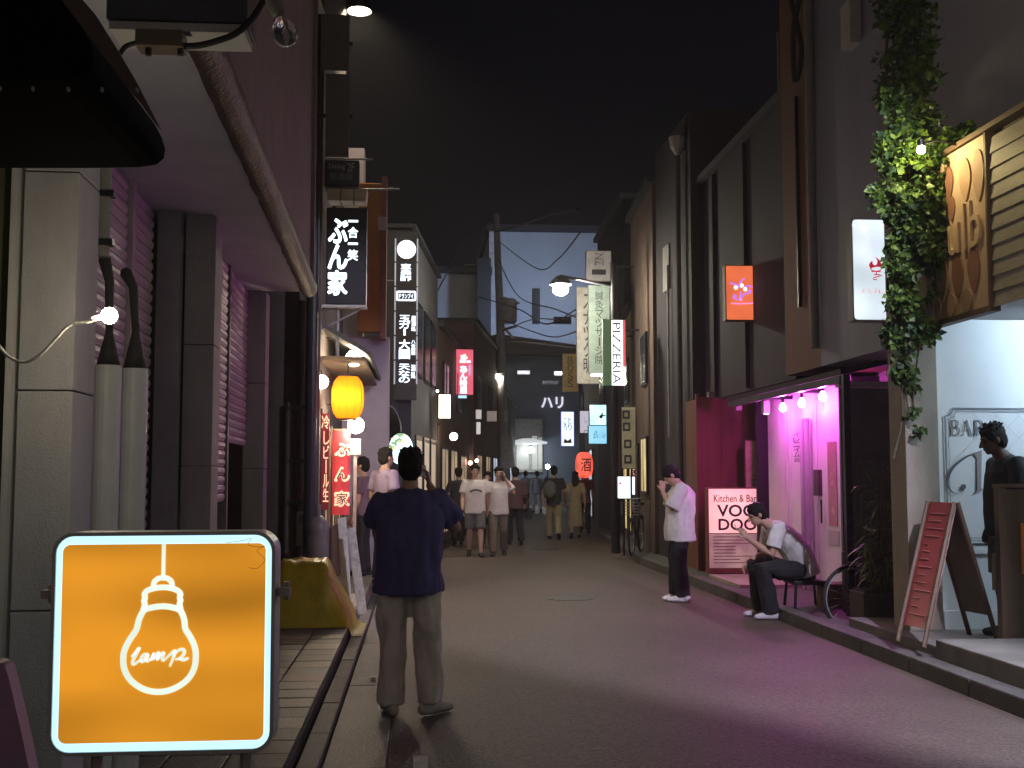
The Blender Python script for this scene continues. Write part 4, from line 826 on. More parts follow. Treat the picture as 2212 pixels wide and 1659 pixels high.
# cables over the street
for i, pts in enumerate((((1072, 500, 42), (1130, 485, 34), (1180, 465, 28), (1250, 452, 24)), ((1075, 520, 42), (1160, 580, 36), (1205, 560, 30), (1255, 500, 25)), ((1085, 715, 42), (1150, 690, 38), (1210, 690, 32), (1262, 672, 26)), ((1085, 735, 42), (1150, 740, 36), (1250, 752, 27)), ((1030, 640, 40), (1120, 668, 33), (1180, 700, 29), (1250, 665, 26)), ((1076, 560, 42), (1120, 640, 38), (1200, 668, 31), (1255, 690, 26)), ((1085, 690, 42), (1150, 716, 36), (1200, 728, 31), (1255, 712, 27)), ((1072, 480, 42), (1000, 520, 38), (960, 600, 32), (905, 700, 26)))):
    m_ = MB(); m_.tube(spline([tuple(P(*p_)) for p_ in pts], 8), .018 if i else .03, 6)
    tag(m_.build('overhead_cable', M_BLKMET, smooth=True), ['thick overhead cable reaching to the top of the dark building', 'overhead cable looping low across the tower wall', 'overhead cable at the height of the street lamp', 'lowest overhead cable crossing below the street lamp', 'overhead cable running in from the left rooftops', 'overhead cable sagging from the pole top to the green sign', 'thin overhead cable just above the roof of the end building', 'overhead cable dropping left from the pole top'][i], 'cable', 'overhead cables across the pale tower')
# ================================================================== right: bar with the bulb sign
XB = 4.617
R1 = thing('bar_building', 'bar building with weathered siding overhanging a white entrance at the right edge', 'building', (6.5, 7.5, .2))
wallbox('white_wall', M_WHITEWALL, R1, 4.50, 8.6, 10.0, 10.2, .2, 2.95)
wallbox('porch_side_wall', M_WHITEWALL, R1, 8.4, 8.6, 3.0, 9.99, .27, 2.95)
wallbox('porch_ceiling', M_WHITEWALL, R1, XB + .03, 8.6, 3.0, 10.2, 2.955, 3.02)
wallbox('near_wall', M_DARKWALL, R1, 4.2, 4.5, 2.2, 4.75, 0, 2.9)
wallbox('near_end_wall', M_WHITEWALL, R1, 4.51, 8.6, 2.2, 2.95, 0, 2.95)
wallbox('upper_core', M_DARKWALL, R1, XB + .05, 8.6, 3.0, 10.2, 3.03, 4.34)
# skirting and rails on the white wall
for (z0, z1, n_) in ((.2, .36, .03), (.86, .90, .022), (.95, .97, .015)):
    wallbox('moulding', M_WHITEWALL, R1, 4.62, 8.38, 10.0 - n_, 9.9985, z0, z1)
wallbox('corner_moulding', M_WHITEWALL, R1, 4.505, 4.60, 9.965, 9.998, .2, 2.94)
a = P(2012, 900, 9.97)
# painted panel with notched corners, BAR and the large ornate initial
FB = camF(P(2040, 882, 9.99)); pw_, ph = 1.42, 1.18
nt = .07
pts = [(nt, 0), (pw_ - nt, 0), (pw_ - nt, -nt), (pw_, -nt), (pw_, -ph), (0, -ph), (0, -nt), (nt * .75, -nt * .8), (nt, -nt * .3)]
bp_ = thing('bar_wall_lettering', 'grey painted frame and ornate BAR lettering on the white wall', 'lettering', FB.p(pw_ / 2, -ph))
M_GP = mat('grey_line_paint', (.20, .22, .26), .6, .15, 8)
m_ = MB(); m_.ribbon(FB, pts, .014, .001, .003, True); m_.build('frame_line', M_GP, bp_)
m_ = MB(); m_.ribbon(FB, [(u * .955 + .03, v * .955 - .025) for u, v in pts], .006, .001, .003, True); m_.build('inner_line', M_GP, bp_)
def serif_text(s_, F, u, v, hgt, mt, parent):
    """Roman capitals drawn from strokes: thin and thick stems with serifs."""
    k = hgt; tk, th = .14 * k, .05 * k
    def st(pts, wd): m_ = MB(); m_.ribbon(F, [(u + x * k, v + y_ * k) for x, y_ in pts], wd, .001, .003); m_.build('capital', mt, parent)
    for ch in s_:
        if ch == 'B':
            st([(.16, 0), (.16, 1)], tk); st([(.02, .02), (.36, .02)], th); st([(.02, .98), (.36, .98)], th); st([(.1, .53), (.38, .53)], th)
            st([q[:2] for q in spline([(.34, .98, 0), (.52, .92, 0), (.56, .76, 0), (.5, .6, 0), (.36, .53, 0)], 5)], th * 1.7); st([q[:2] for q in spline([(.36, .53, 0), (.58, .46, 0), (.64, .27, 0), (.56, .07, 0), (.34, .02, 0)], 5)], th * 1.9); u += .78 * k
        elif ch == 'A':
            st([(.08, 0), (.36, 1)], th); st([(.37, 1), (.68, 0)], tk); st([(.18, .34), (.56, .34)], th); st([(-.02, .02), (.2, .02)], th); st([(.54, .02), (.8, .02)], th); u += .86 * k
        elif ch == 'R':
            st([(.16, 0), (.16, 1)], tk); st([(.02, .02), (.32, .02)], th); st([(.02, .98), (.36, .98)], th); st([q[:2] for q in spline([(.34, .98, 0), (.54, .91, 0), (.58, .74, 0), (.5, .56, 0), (.2, .5, 0)], 5)], th * 1.7); st([(.36, .5), (.66, .02)], tk * .9); st([(.58, .02), (.78, .02)], th); u += .8 * k
q0 = P(2052, 940, 9.99); serif_text('BAR', FB, q0.x - FB.O.x, q0.z - FB.O.z, .135, M_GREYPRINT, bp_)
def wb(pts): return [((P(2250 * .8848 + x * .3306, 980 * .8848 + y_ * .3306, 9.99).x - FB.O.x), (P(2250 * .8848 + x * .3306, 980 * .8848 + y_ * .3306, 9.99).z - FB.O.z)) for x, y_ in pts]
M_INI = mat('brown_grey_initial', (.30, .26, .26), .6, .1); M_INI2 = mat('dark_grey_initial', (.10, .115, .13), .6, .1)
m_ = MB(); m_.ribbon(FB, [q[:2] for q in spline([(*p_, 0) for p_ in wb([(385, 325), (330, 345), (270, 375), (205, 430), (170, 500), (175, 560), (205, 595), (240, 602)])], 8)], lambda t_: .006 + .022 * math.sin(math.pi * min(1, t_ * 1.05)) ** 2, .001, .004); m_.build('ornate_initial', M_INI2, bp_)
m_ = MB(); m_.poly(FB, wb([(272, 540), (288, 546), (290, 562), (276, 580), (272, 592), (266, 575), (256, 562), (258, 546)]), .001, .004); m_.build('ornate_dot', M_INI2, bp_)
m_ = MB(); m_.poly(FB, wb([(330, 345), (372, 330), (392, 318), (388, 560), (400, 580), (330, 608), (362, 580), (362, 372), (345, 352)]), .001, .004); m_.build('ornate_stem', M_INI, bp_)
for k in range(7):                                # faint lattice pattern inside the panel
    m_ = MB(); u0 = .05 + k * .2; m_.ribbon(FB, [(u0, -.03), (min(pw_ - .03, u0 + .5), -.03 - min(.5, pw_ - .03 - u0))], .004, .0008, .0012); m_.build('lattice_line', mat('faint_line', (.55, .56, .58), .7, .05), bp_)
    m_ = MB(); m_.ribbon(FB, [(u0, -.5), (min(pw_ - .03, u0 + .45), -.5 + min(.45, pw_ - .03 - u0))], .004, .0013, .0017); m_.build('lattice_line', mat('faint_line', (.55, .56, .58), .7, .05), bp_)
text('R O C K', FB, .05, 1.2, -ph + .02, -ph + .08, M_GP, bp_, n=.001)
# bulb signboard along the street
FSG = rightF((XB, 10.0, 0)); zb0, zb1 = 2.92, 4.34
bs = thing('relief_signboard', 'buff signboard with raised lettering and brown teardrop shapes beside the ivy', 'sign', FSG.p(.55, zb0))
m_ = MB(); m_.fbox(FSG, .0, 1.07, zb0, zb1, -.05, .02); m_.build('board', M_BULBSIGN, bs)
m_ = MB(); m_.fbox(FSG, -.02, 1.10, zb0 - .05, zb0 - .002, -.05, .04); m_.build('bottom_rail', M_WOOD, bs)
m_ = MB(); m_.fbox(FSG, 1.075, 1.105, zb0, zb1, -.05, .04); m_.build('side_rail', M_WOOD, bs)
def tear(u, v, wd, hg, mt, up=False):
    pts = []
    for k in range(24):
        a = 2 * math.pi * k / 24; x = math.sin(a) * wd / 2 * (1 - .35 * (1 - math.cos(a)) / 2 if not up else 1) ; y_ = math.cos(a) * hg / 2
        s_ = 1 - .55 * max(0, -math.cos(a)) ** 1.2
        pts.append((u + math.sin(a) * wd / 2 * s_, v + y_))
    m_ = MB(); m_.poly(FSG, pts, .021, .033); m_.build('teardrop', mt, bs)
for i in range(3): tear(.24 + i * .29, zb0 + .34, .20, .40, M_TEAR_D if i else M_TEAR_M)
for i in range(3): tear(.10 + i * .29, zb0 + .10, .20, .20, M_TEAR_M)
tear(.14, zb0 + .78, .17, .36, M_TEAR_D); tear(.46, zb0 + .93, .12, .22, M_TEAR_D); tear(.40, zb0 + 1.16, .20, .34, M_TEAR_D); tear(.72, zb0 + 1.12, .20, .38, M_TEAR_M); tear(.95, zb0 + 1.1, .2, .44, M_TEAR_M)
text('Bulb', FSG, .12, .98, zb0 + .52, zb0 + .92, M_BULBSIGN, bs, n=.021, depth=.026, bold=0.000)
m_ = MB(); m_.tube([FSG.p(.3, zb0 + 1.40, .05), FSG.p(.1, zb0 + 1.36, .10)], .01, 6); m_.build('lamp_rail', M_STEEL, bs)
# siding boards
nb = 0; z_ = 2.90; 
bh = .125
sidz = [2.90 + bh * k for k in range(11)]
for z_ in sidz:
    m_ = MB(); m_.hull8([FSG.p(1.115, z_, .022), FSG.p(7.2, z_, .022), FSG.p(7.2, z_ + bh + .01, .004), FSG.p(1.115, z_ + bh + .01, .004), FSG.p(1.115, z_, -.0), FSG.p(7.2, z_, -.0), FSG.p(7.2, z_ + bh + .01, -.01), FSG.p(1.115, z_ + bh + .01, -.01)]); m_.build('siding_board', M_SIDING, R1)
m_ = MB(); m_.fbox(FSG, -.2, 7.2, 4.345, 4.39, -.3, .05); m_.build('eave', M_WOOD, R1)
# unseen road floodlight with flaps added to shape its light, strip light, sign lamps
q = Vector((4.42, 4.55, 5.6)); t = thing('wall_floodlight', 'unseen hooded floodlight over the bar throwing pale light across the road', 'lamp', (4.75, 4.55, 4.39))
m_ = MB(); m_.ell(q, .02); m_.build('bulb', bulb_mat((.84, .79, 1.0), 2700, .02), t, smooth=True)
m_ = MB(); m_.hull8([q + Vector((dx_, dy_, dz_)) for dz0 in (0, .012) for dx_, dy_, dz_ in ((-.45, -.2, .10 + dz0), (.2, -.2, .10 + dz0), (.2, .55, -.085 + dz0), (-.45, .55, -.085 + dz0))]); m_.build('hood', M_BLKMET, t)
dv = Vector((-3.9, 6.5, 0)).normalized(); nv_ = Vector((-dv.y, dv.x, 0))
for nm_, o_, d_, n_ in (('flap', q + nv_ * .026, dv, nv_), ('flap', q + Vector((.03, 0, 0)), Vector((-.095, 1, 0)).normalized(), Vector((1, 0, 0)))):
    m_ = MB(); a_ = o_ - d_ * .12; c_ = o_ + d_ * .5; m_.hull8([a_ + Vector((0, 0, -.3)), c_ + Vector((0, 0, -.3)), c_ + n_ * .012 + Vector((0, 0, -.3)), a_ + n_ * .012 + Vector((0, 0, -.3)), a_ + Vector((0, 0, .09)), c_ + Vector((0, 0, .09)), c_ + n_ * .012 + Vector((0, 0, .09)), a_ + n_ * .012 + Vector((0, 0, .09))]); m_.build(nm_, M_BLKMET, t)
m_ = MB(); m_.box(q.x - .13, q.x + .1, q.y - .14, q.y - .12, q.z - .3, q.z + .09); m_.build('back_plate', M_BLKMET, t)
m_ = MB(); m_.tube([q + Vector((0, 0, .1)), (4.75, q.y, q.z + .15), (4.78, q.y, 4.40)], .02, 8); m_.build('arm', M_BLKMET, t)
q = Vector((6.15, 8.95, 2.86)); t = thing('porch_strip_light', 'strip light under the bar porch ceiling washing the white wall', 'lamp', q)
m_ = MB(); m_.box(q.x - .5, q.x + .5, q.y - .05, q.y + .05, q.z + .01, q.z + .09); m_.build('housing', M_WPANEL, t); m_ = MB(); m_.tube([q + Vector((-.48, 0, -.01)), q + Vector((.48, 0, -.01))], .018, 10, flat=True); m_.build('tube', emit('strip_tube', (.62, .82, 1.0), 390), t)
for i, (u, v, n_, pw) in enumerate(((.62, 1.40, .36, 23), (3.0, 1.3, .5, 24))):
    q = FSG.p(u, zb0 + v, n_); t = thing('sign_lamp', ('warm bulb tucked in the ivy above the relief signboard', 'warm bulb on an arm lighting the siding')[i], 'lamp', FSG.p(u, zb0 + v, 0), 'warm bulbs over the bar front')
    m_ = MB(); m_.tube([FSG.p(u, zb0 + v + .02, -.1), FSG.p(u, zb0 + v + .09, n_ * .6), q + Vector((0, 0, .05))], .01, 8); m_.build('arm', M_BLKMET, t)
    m_ = MB(); m_.lathe(q, [(.03, .03), (.028, .09), (.012, .1)], 12); m_.build('socket', M_BLKMET, t)
    m_ = MB(); m_.ell(q, .035); m_.build('bulb', bulb_mat((1.0, .78, .36), pw, .035), t, smooth=True)
# beige pillar with ivy
a, c = P(1952, 1375, 10.05), P(2003, 640, 10.05)
m_ = MB(); m_.box(a.x, c.x, 9.9, 10.25, .2, 5.4); pil = tag(m_.build('beige_pillar', M_BEIGE, bevel=.01), 'weathered beige pillar under the hanging ivy left of the white wall', 'pillar')
def leaf_cloud(n, fn, size, mt, name, parent, seed=1, aspect=1.0, droop=.5, two=None):
    rnd = random.Random(seed); bm = bmesh.new()
    for _ in range(n):
        r_ = fn(rnd)
        if r_ is None: continue
        p_, s_ = r_; s_ *= size * rnd.choice((.55, .7, .9, 1.1, 1.5))
        d = Vector((rnd.uniform(-1, 1), rnd.uniform(-1, .6), rnd.uniform(-1.2, .5) * droop * 2)).normalized()
        nn = Vector((rnd.uniform(-1, .6), rnd.uniform(-1.4, .2), rnd.uniform(-.2, 1))).normalized()
        x = d.cross(nn)
        if x.length < .1: continue
        x.normalize(); nn = x.cross(d)
        wv = s_ * .42 * aspect
        v = [bm.verts.new(p_), bm.verts.new(p_ + d * s_ * .35 + x * wv + nn * s_ * .08), bm.verts.new(p_ + d * s_), bm.verts.new(p_ + d * s_ * .35 - x * wv + nn * s_ * .08)]
        f1 = bm.faces.new((v[0], v[1], v[2])); f2 = bm.faces.new((v[0], v[2], v[3]))
        if two and rnd.random() < .35: f1.material_index = f2.material_index = 1
    me = bpy.data.meshes.new(name); bm.to_mesh(me); bm.free(); me.materials.append(mt)
    if two: me.materials.append(two)
    return put(name, me, parent)
iv = thing('ivy', 'thick curtain of ivy hanging down the corner of the bar beside the white lit sign', 'plant', (a.x + .1, 9.95, 2.0))
CL = [(1930, 15, .20), (1975, 60, .24), (1925, 110, .18), (1985, 150, .22), (1940, 200, .20), (1990, 250, .20), (1930, 290, .20), (1975, 330, .20), (1930, 380, .18), (1965, 410, .26), (2000, 440, .20), (1955, 460, .20), (1985, 510, .23), (1955, 545, .18), (2000, 540, .16), (1968, 590, .20), (1990, 610, .16), (1950, 630, .15), (1955, 670, .20), (1935, 720, .15), (1965, 745, .13), (1950, 800, .11), (1975, 840, .09), (1962, 890, .07), (1980, 930, .05), (2015, 360, .20), (2045, 325, .16), (2075, 300, .13), (2098, 282, .10), (2030, 300, .13), (2010, 410, .15), (1905, 420, .12), (2030, 430, .11), (2022, 500, .11), (2015, 570, .10), (2008, 640, .09), (2035, 380, .12), (2060, 340, .10), (2005, 470, .14)] + [(random.uniform(1895 if k_ < 16 else 1935, 2015), (random.uniform(0, 420) if k_ < 16 else random.uniform(420, 820)), random.uniform(.04, .10)) for k_ in range(40)]
CLW = [(P(x, y_, 9.72 if y_ < 700 else 9.85), r_) for x, y_, r_ in CL]
tot = sum(r_ ** 2 for _, r_ in CLW)
def ivy_pt(rnd):
    k = rnd.random() * tot
    for c_, r_ in CLW:
        k -= r_ ** 2
        if k <= 0: break
    while True:
        v = Vector((rnd.uniform(-1, 1), rnd.uniform(-1, 1), rnd.uniform(-1, 1)))
        if v.length < 1: break
    if v.length < .45 and rnd.random() < .6: v = v.normalized() * .8
    q = c_ + Vector((v.x * r_, v.y * r_ * .75, v.z * r_ * 1.15))
    if noise.noise(q * 4.2) + .5 * noise.noise(q * 11) < -.12: return None
    return q, 1.0
leaf_cloud(16000, ivy_pt, .058, M_LEAF, 'foliage', iv, 3, two=mat('ivy_leaf_dark', (.022, .055, .018), .45, .4, 9, 0))['kind'] = 'stuff'
rnd = random.Random(5)
for i in range(9):
    x = rnd.uniform(1925, 1990); pts = [tuple(P(x + rnd.uniform(-14, 14), y_, 9.86)) for y_ in range(0, 900 + rnd.randint(-60, 120), 90)]
    m_ = MB(); m_.tube(spline(pts, 3), rnd.uniform(.006, .014), 5); m_.build('vine_stem', M_STEM, iv)
# ================================================================== right: tall building behind the ivy
R2 = thing('grey_orange_building', 'tall narrow building with grey blue siding and an orange brown edge above the pink shop', 'building', (5.5, 12, 0))
XR = 4.42
ya_, yb_, yc_ = PX(1893, 500, XR).y, PX(1768, 500, XR).y, PX(1692, 500, XR).y
wallbox('grey_wall', M_GREYBLUE, R2, XR, 9, 10.26, yb_, 2.75, 9.5)
wallbox('orange_wall', M_ORBROWN, R2, XR + .002, 9, yb_ + .003, yc_, 2.75, 9.5)
wallbox('lower_wall', M_GREYPIPE, R2, 5.35, 9, 10.26, 16.3, 0, 2.745)
FR2 = rightF((XR, 10.26, 0))
m_ = MB(); yp = yb_ + .02; m_.lathe((XR - .06, yp, 2.95), [(.05, 0), (.05, 6.2)], 12); m_.build('drain_pipe', M_GREYPIPE, R2)
wallbox('conduit', M_BLKMET, R2, XR - .04, XR - .001, yb_ + .6, yb_ + .63, 3.5, 6.0)
wallbox('meter_box', M_WPANEL, R2, XR - .12, XR - .001, ya_ + .25, ya_ + .5, 5.9, 6.35)
m_ = MB(); m_.tube(spline([(XR - .08, yb_ - .1, 7.2), (XR - .25, yb_ - .05, 6.6), (XR - .2, yb_ + .1, 6.0), (XR - .1, yb_ + .15, 6.4), (XR - .2, yb_ + .2, 7.0)], 6), .03, 8); m_.build('cable_loop', M_BLACK, R2)
t, F, w_, h = box_sign('flame_glass_sign', 'bright white box sign with a red flame and wine glass half hidden by ivy', (1846, 476, 1930, 690), 10.6, emit('white_sign_blue_edge', (.80, .92, 1.0), 1.0, wobble=.22, wscale=2.2, band=(1, 1, 1)), depth=.14, edge=.012, frame=M_GREYPIPE, r=.03)
M_RED = emit('red_print', (.75, .02, .06), .55, (.5, .02, .04))
fx = lambda x, y_: (-w_ / 2 + (x - 130) / 385 * w_ * .80, h / 2 - (y_ - 185) / 1370 * h)
m_ = MB(); m_.poly(F, [fx(*p_) for p_ in ((308, 820), (320, 775), (350, 750), (352, 790), (372, 815), (400, 800), (410, 750), (385, 690), (430, 735), (458, 800), (450, 845), (415, 830), (350, 845), (330, 860))], .005, .008); m_.build('flame_print', M_RED, t)
m_ = MB(); m_.ribbon(F, [fx(*p_) for p_ in ((322, 850), (345, 885), (390, 895), (440, 880), (458, 840))], .008, .005, .008); m_.build('glass_print', M_RED, t)
for pp_ in ([(395, 895), (392, 940)], [(335, 897), (445, 897)], [(365, 940), (430, 940)], [(455, 945), (400, 970), (360, 985), (355, 1005), (400, 1012)]): m_ = MB(); m_.ribbon(F, [fx(*p_) for p_ in pp_], .009, .005, .008); m_.build('glass_print', M_RED, t)
text('焼鳥', F, *[fx(290, 585)[0], fx(440, 585)[0], fx(0, 580)[1], fx(0, 535)[1]], emit('mauve_print', (.35, .12, .4), .8), t)
text('バル', F, *[fx(205, 0)[0], fx(480, 0)[0], fx(0, 1195)[1], fx(0, 1135)[1]], M_RED, t)
m_ = MB(); m_.tube([F.p(-w_ / 4, h / 4, -.08), F.p(.8, h / 4, -.08)], .02, 6); m_.build('bracket', M_STEEL, t); m_ = MB(); m_.tube([F.p(-w_ / 4, -h / 4, -.08), F.p(.8, -h / 4, -.08)], .02, 6); m_.build('bracket', M_STEEL, t)
# ================================================================== right: pink-lit shop
XP = 4.95
PK = thing('pink_lit_shop', 'small white boarded shop front glowing magenta under its bulbs', 'building', (XP + .5, 14.5, .12))
y0p, y1p = PX(1832, 1000, XP).y, PX(1660, 1000, XP).y
FPK = rightF((XP, y1p, 0)); Lp = y1p - y0p
nbd = 12
for k in range(nbd):
    m_ = MB(); m_.fbox(FPK, Lp * k / nbd + .004, Lp * (k + 1) / nbd - .004, .12, 2.72, -.06, random.uniform(0, .006)); m_.build('wall_board', M_PINKWALL, PK)
wallbox('core', M_DARKIN, PK, XP + .07, XP + .6, y0p, y1p, .12, 2.7)
u_of = lambda x: y1p - PX(x, 1000, XP).y
dd = MB().fbox(FPK, u_of(1782), u_of(1829), .14, 2.35, .007, .04).build('door', M_PINKWALL, PK)
m_ = MB(); m_.fbox(FPK, u_of(1796), u_of(1815), .95, 1.95, .041, .05); m_.build('door_window', mat('rose_glass', (.45, .22, .25), .25, .15), dd)
m_ = MB(); m_.fbox(FPK, u_of(1794), u_of(1817), .72, .90, .041, .048); m_.build('door_notice', M_WPANEL, dd)
m_ = MB(); m_.tube([FPK.p(u_of(1786), 1.25, .08), FPK.p(u_of(1786), .98, .08)], .012, 8); m_.build('door_handle', M_BLKMET, dd)
m_ = MB(); m_.fbox(FPK, u_of(1768), u_of(1779), 1.30, 1.62, .007, .07); m_.build('meter', M_DARKWALL, PK)
for x_ in (1744, 1754): m_ = MB(); uu = u_of(x_); m_.lathe(FPK.p(uu, .12, .06), [(.035, 0), (.035, 2.15)], 10); m_.build('wall_pipe', M_WPIPE, PK)
text('イレニイム会', FPK, u_of(1716) - .0, u_of(1728) + .05, 1.72, 2.12, M_PRINT, PK, n=.01, vertical=True)
m_ = MB(); m_.fbox(FPK, u_of(1700), u_of(1703), .2, 2.4, .007, .02); m_.build('seam_strip', M_PINKWALL, PK)
# sloping canopy over the bulbs and its post
cp = thing('shop_lean_to', 'dark sloping lean-to roof with a thin black post over the pink bulbs', 'canopy', (4.5, 13, 2.6))
m_ = MB(); m_.hull8([(4.40, 11.75, 2.60), (XP + .4, 11.75, 2.82), (XP + .4, y1p + .15, 2.82), (4.40, y1p + .15, 2.60), (4.38, 11.72, 2.66), (XP + .4, 11.72, 2.88), (XP + .4, y1p + .18, 2.88), (4.38, y1p + .18, 2.66)]); m_.build('roof_sheet', M_BLKMET, cp)
m_ = MB(); m_.box(4.40, 4.46, 11.8, y1p + .1, 2.52, 2.598); m_.build('beam', M_BLKMET, cp)
q = PZ(1838, 1330, .12); m_ = MB(); m_.box(q.x - .035, q.x + .035, q.y - .035, q.y + .035, .12, 2.60); m_.build('post', M_BLKMET, cp)
for k in range(3): m_ = MB(); yk = 12.6 + k * 1.2; m_.box(4.46, XP, yk, yk + .05, 2.56, 2.61); m_.build('rafter', M_BLKMET, cp)
fg = thing('frosted_side_panel', 'dull grey side panel of the pink shop behind the shrub', 'panel', (5.0, 11.95, .12))
m_ = MB(); m_.box(q.x + .06, 5.34, 12.0, 12.05, .75, 2.48); m_.build('panel', mat('frosted_grey', (.17, .16, .165), .5), fg); m_ = MB(); m_.box(q.x + .06, 5.34, 11.98, 12.06, .12, .745); m_.build('lower_panel', M_DARKWALL, fg); m_ = MB(); m_.box(q.x + .04, 5.34, 11.96, 12.08, 2.485, 2.55); m_.build('head_rail', M_WPIPE, fg)
EP = (1.0, .11, .84)
for i, (x, y_) in enumerate(((1655, 887), (1691, 881), (1732, 871), (1777, 857))):
    q = PX(x, y_, 4.62); t = thing('pink_bulb', ('farthest', 'second farthest', 'second nearest', 'nearest')[i] + ' of four glowing magenta bulbs in the shop lean-to', 'lamp', q, 'magenta bulbs under the lean-to')
    m_ = MB(); m_.lathe(q, [(.004, -.05), (.028, -.043), (.043, -.015), (.042, .01), (.028, .04), (.016, .062)], 16); m_.build('bulb', bulb_mat(EP, 24, .043), t, smooth=True)
    m_ = MB(); m_.lathe(q + Vector((0, 0, .06)), [(.02, 0), (.02, .06)], 10); m_.build('socket', M_BLKMET, t)
    m_ = MB(); m_.tube([q + Vector((0, 0, .11)), (q.x, q.y, 2.6)], .006, 6); m_.build('cord', M_BLKMET, t)
# ================================================================== right: red wall, VOODOO stand
RW = thing('red_board_porch', 'red stained board porch wall behind the lit stand sign', 'wall', (4.6, 17.4, .12))
a, c = P(1510, 858, 17.3), P(1650, 858, 17.3); nbd = 3
for k in range(nbd):
    x0 = a.x + (c.x - a.x) * k / nbd; m_ = MB(); m_.box(x0 + .003, x0 + (c.x - a.x) / nbd - .003, 17.3, 17.36, .12, a.z); m_.build('board', M_REDWALL, RW)
m_ = MB(); m_.box(a.x - .05, a.x - .003, 17.28, 17.36, .12, a.z + .05); m_.build('corner_post', M_REDWALL, RW)
m_ = MB(); m_.box(a.x, 6.2, 17.361, 18.2, .12, a.z - .02); m_.build('inner_wall', M_REDWALL, RW)
m_ = MB(); m_.box(4.80, XP + .02, y1p + .05, y1p + .11, .12, 2.58); m_.build('partition', M_DARKIN, RW)
t, F, w_, h = box_sign('cream_notice', 'cream notice board with a small grid by the red wall', (1612, 952, 1640, 1072), 16.7, mat('cream_board', (.60, .48, .30), .7), depth=.03, edge=.012, frame=M_WOOD)
for k in range(4): m_ = MB(); r_ = sub(F, w_, h, .45, .95, .62 + k * .08, .63 + k * .08); m_.fbox(F, *r_, .005, .006); m_.build('grid_line', M_PRINT, t)
for k in range(3): m_ = MB(); r_ = sub(F, w_, h, .5 + k * .2, .52 + k * .2, .6, .88); m_.fbox(F, *r_, .0065, .0075); m_.build('grid_line', M_PRINT, t)
F, w_, h = rectF(1533, 1056, 1640, 1240, 16.3)
t = thing('voodoo_stand_sign', 'lit pinkish stand sign reading Kitchen & Bar VOODOO by the red wall', 'sign', F.p(0, -h / 2))
m_ = MB(); m_.fbox(F, -w_ / 2 - .02, w_ / 2 + .02, -h / 2, h / 2 + .02, -.15, -.001); m_.build('case', M_REDWALL, t, bevel=.01)
r_ = sub(F, w_, h, .0, 1.0, .0, .52); m_ = MB(); m_.fbox(F, r_[0], r_[1], r_[2], r_[3], 0, .004); m_.build('lit_face', emit('voodoo_face', (1.0, .52, .44), .80, (.7, .55, .5), wobble=.35, wscale=2.2), t)
r_ = sub(F, w_, h, .0, 1.0, .53, .93); m_ = MB(); m_.fbox(F, r_[0], r_[1], r_[2], r_[3], 0, .004); m_.build('menu_face', emit('voodoo_menu', (.6, .42, .32), .30, (.42, .36, .32), wobble=.4, wscale=6), t)
text('Kitchen & Bar', F, *sub(F, w_, h, .10, .94, .07, .155), mat('wine_print', (.16, .03, .03), .6), t, bold=0.010, n=.005)
text('VOO', F, *sub(F, w_, h, .17, .93, .19, .325), M_PRINT, t, bold=0.035, n=.005); text('DOO', F, *sub(F, w_, h, .19, .93, .355, .485), M_PRINT, t, bold=0.035, n=.005)
for k in range(9):
    r_ = sub(F, w_, h, .08, .5 + .4 * random.random(), .56 + k * .038, .57 + k * .038); m_ = MB(); m_.fbox(F, *r_, .005, .0055); m_.build('menu_line', mat('menu_print', (.25, .12, .09), .7), t)
wallbox('threshold_slab', mat('pale_slab', (.42, .36, .31), .6), None, P(1555, 1262, 15.6).x, 4.9, 14.6, 16.2, .119, .16); struct(bpy.data.objects['threshold_slab'])
# ================================================================== right: dark buildings behind
R3 = thing('plum_building', 'dark plum flat-roofed building carrying the orange box sign', 'building', (6, 16.5, 0))
wallbox('wall', M_PURPLEWALL, R3, 4.55, 10, yc_ + .02, 18.1, 2.72, 6.25); wallbox('roof', M_NIGHTWALL, R3, 4.45, 10, yc_ + .02, 18.1, 6.252, 6.36)
wallbox('roof_plant', M_NIGHTWALL, R3, 4.9, 6, 14.8, 16.5, 6.362, 6.75); wallbox('downpipe', M_PURPLEWALL, R3, 4.49, 4.545, 17.3, 17.36, 2.75, 6.2); wallbox('downpipe', M_PURPLEWALL, R3, 4.49, 4.545, 15.6, 15.66, 2.75, 6.2)
m_ = MB(); a = P(1678, 70, 14.3); c = P(1678, 195, 14.3); m_.box(a.x, a.x + .03, 14.28, 14.31, c.z, a.z); m_.build('flag_pole', M_STEEL, R3); 
for (x, y_) in ((1600, 875), (1540, 858), (1660, 880)):
    q = PX(x, y_, 4.54); m_ = MB(); m_.box(q.x - .08, q.x, q.y - .06, q.y + .06, q.z - .08, q.z + .08); m_.build('junction_box', M_GREYPIPE, R3)
t, F, w_, h = box_sign('orange_box_sign', 'orange lit box sign with a purple palm drawing on the plum wall', (1570, 575, 1631, 690), 15.4, emit('orange_lit_face', (1.0, .20, .075), .78, (.8, .3, .15), wobble=.16, wscale=3), depth=.16, edge=.014, frame=M_WOOD, r=.012)
f2 = lambda x, y_: (-w_ / 2 + (x - 400) / 640 * w_, h / 2 - (y_ - 260) / 1220 * h)
E_PUR = emit('purple_neon', (.50, .22, 1.0), 1.0); E_CY = emit('cyan_neon', (.55, 1.0, .95), 3.0); E_PK = emit('pink_neon', (.95, .32, .85), 1.0)
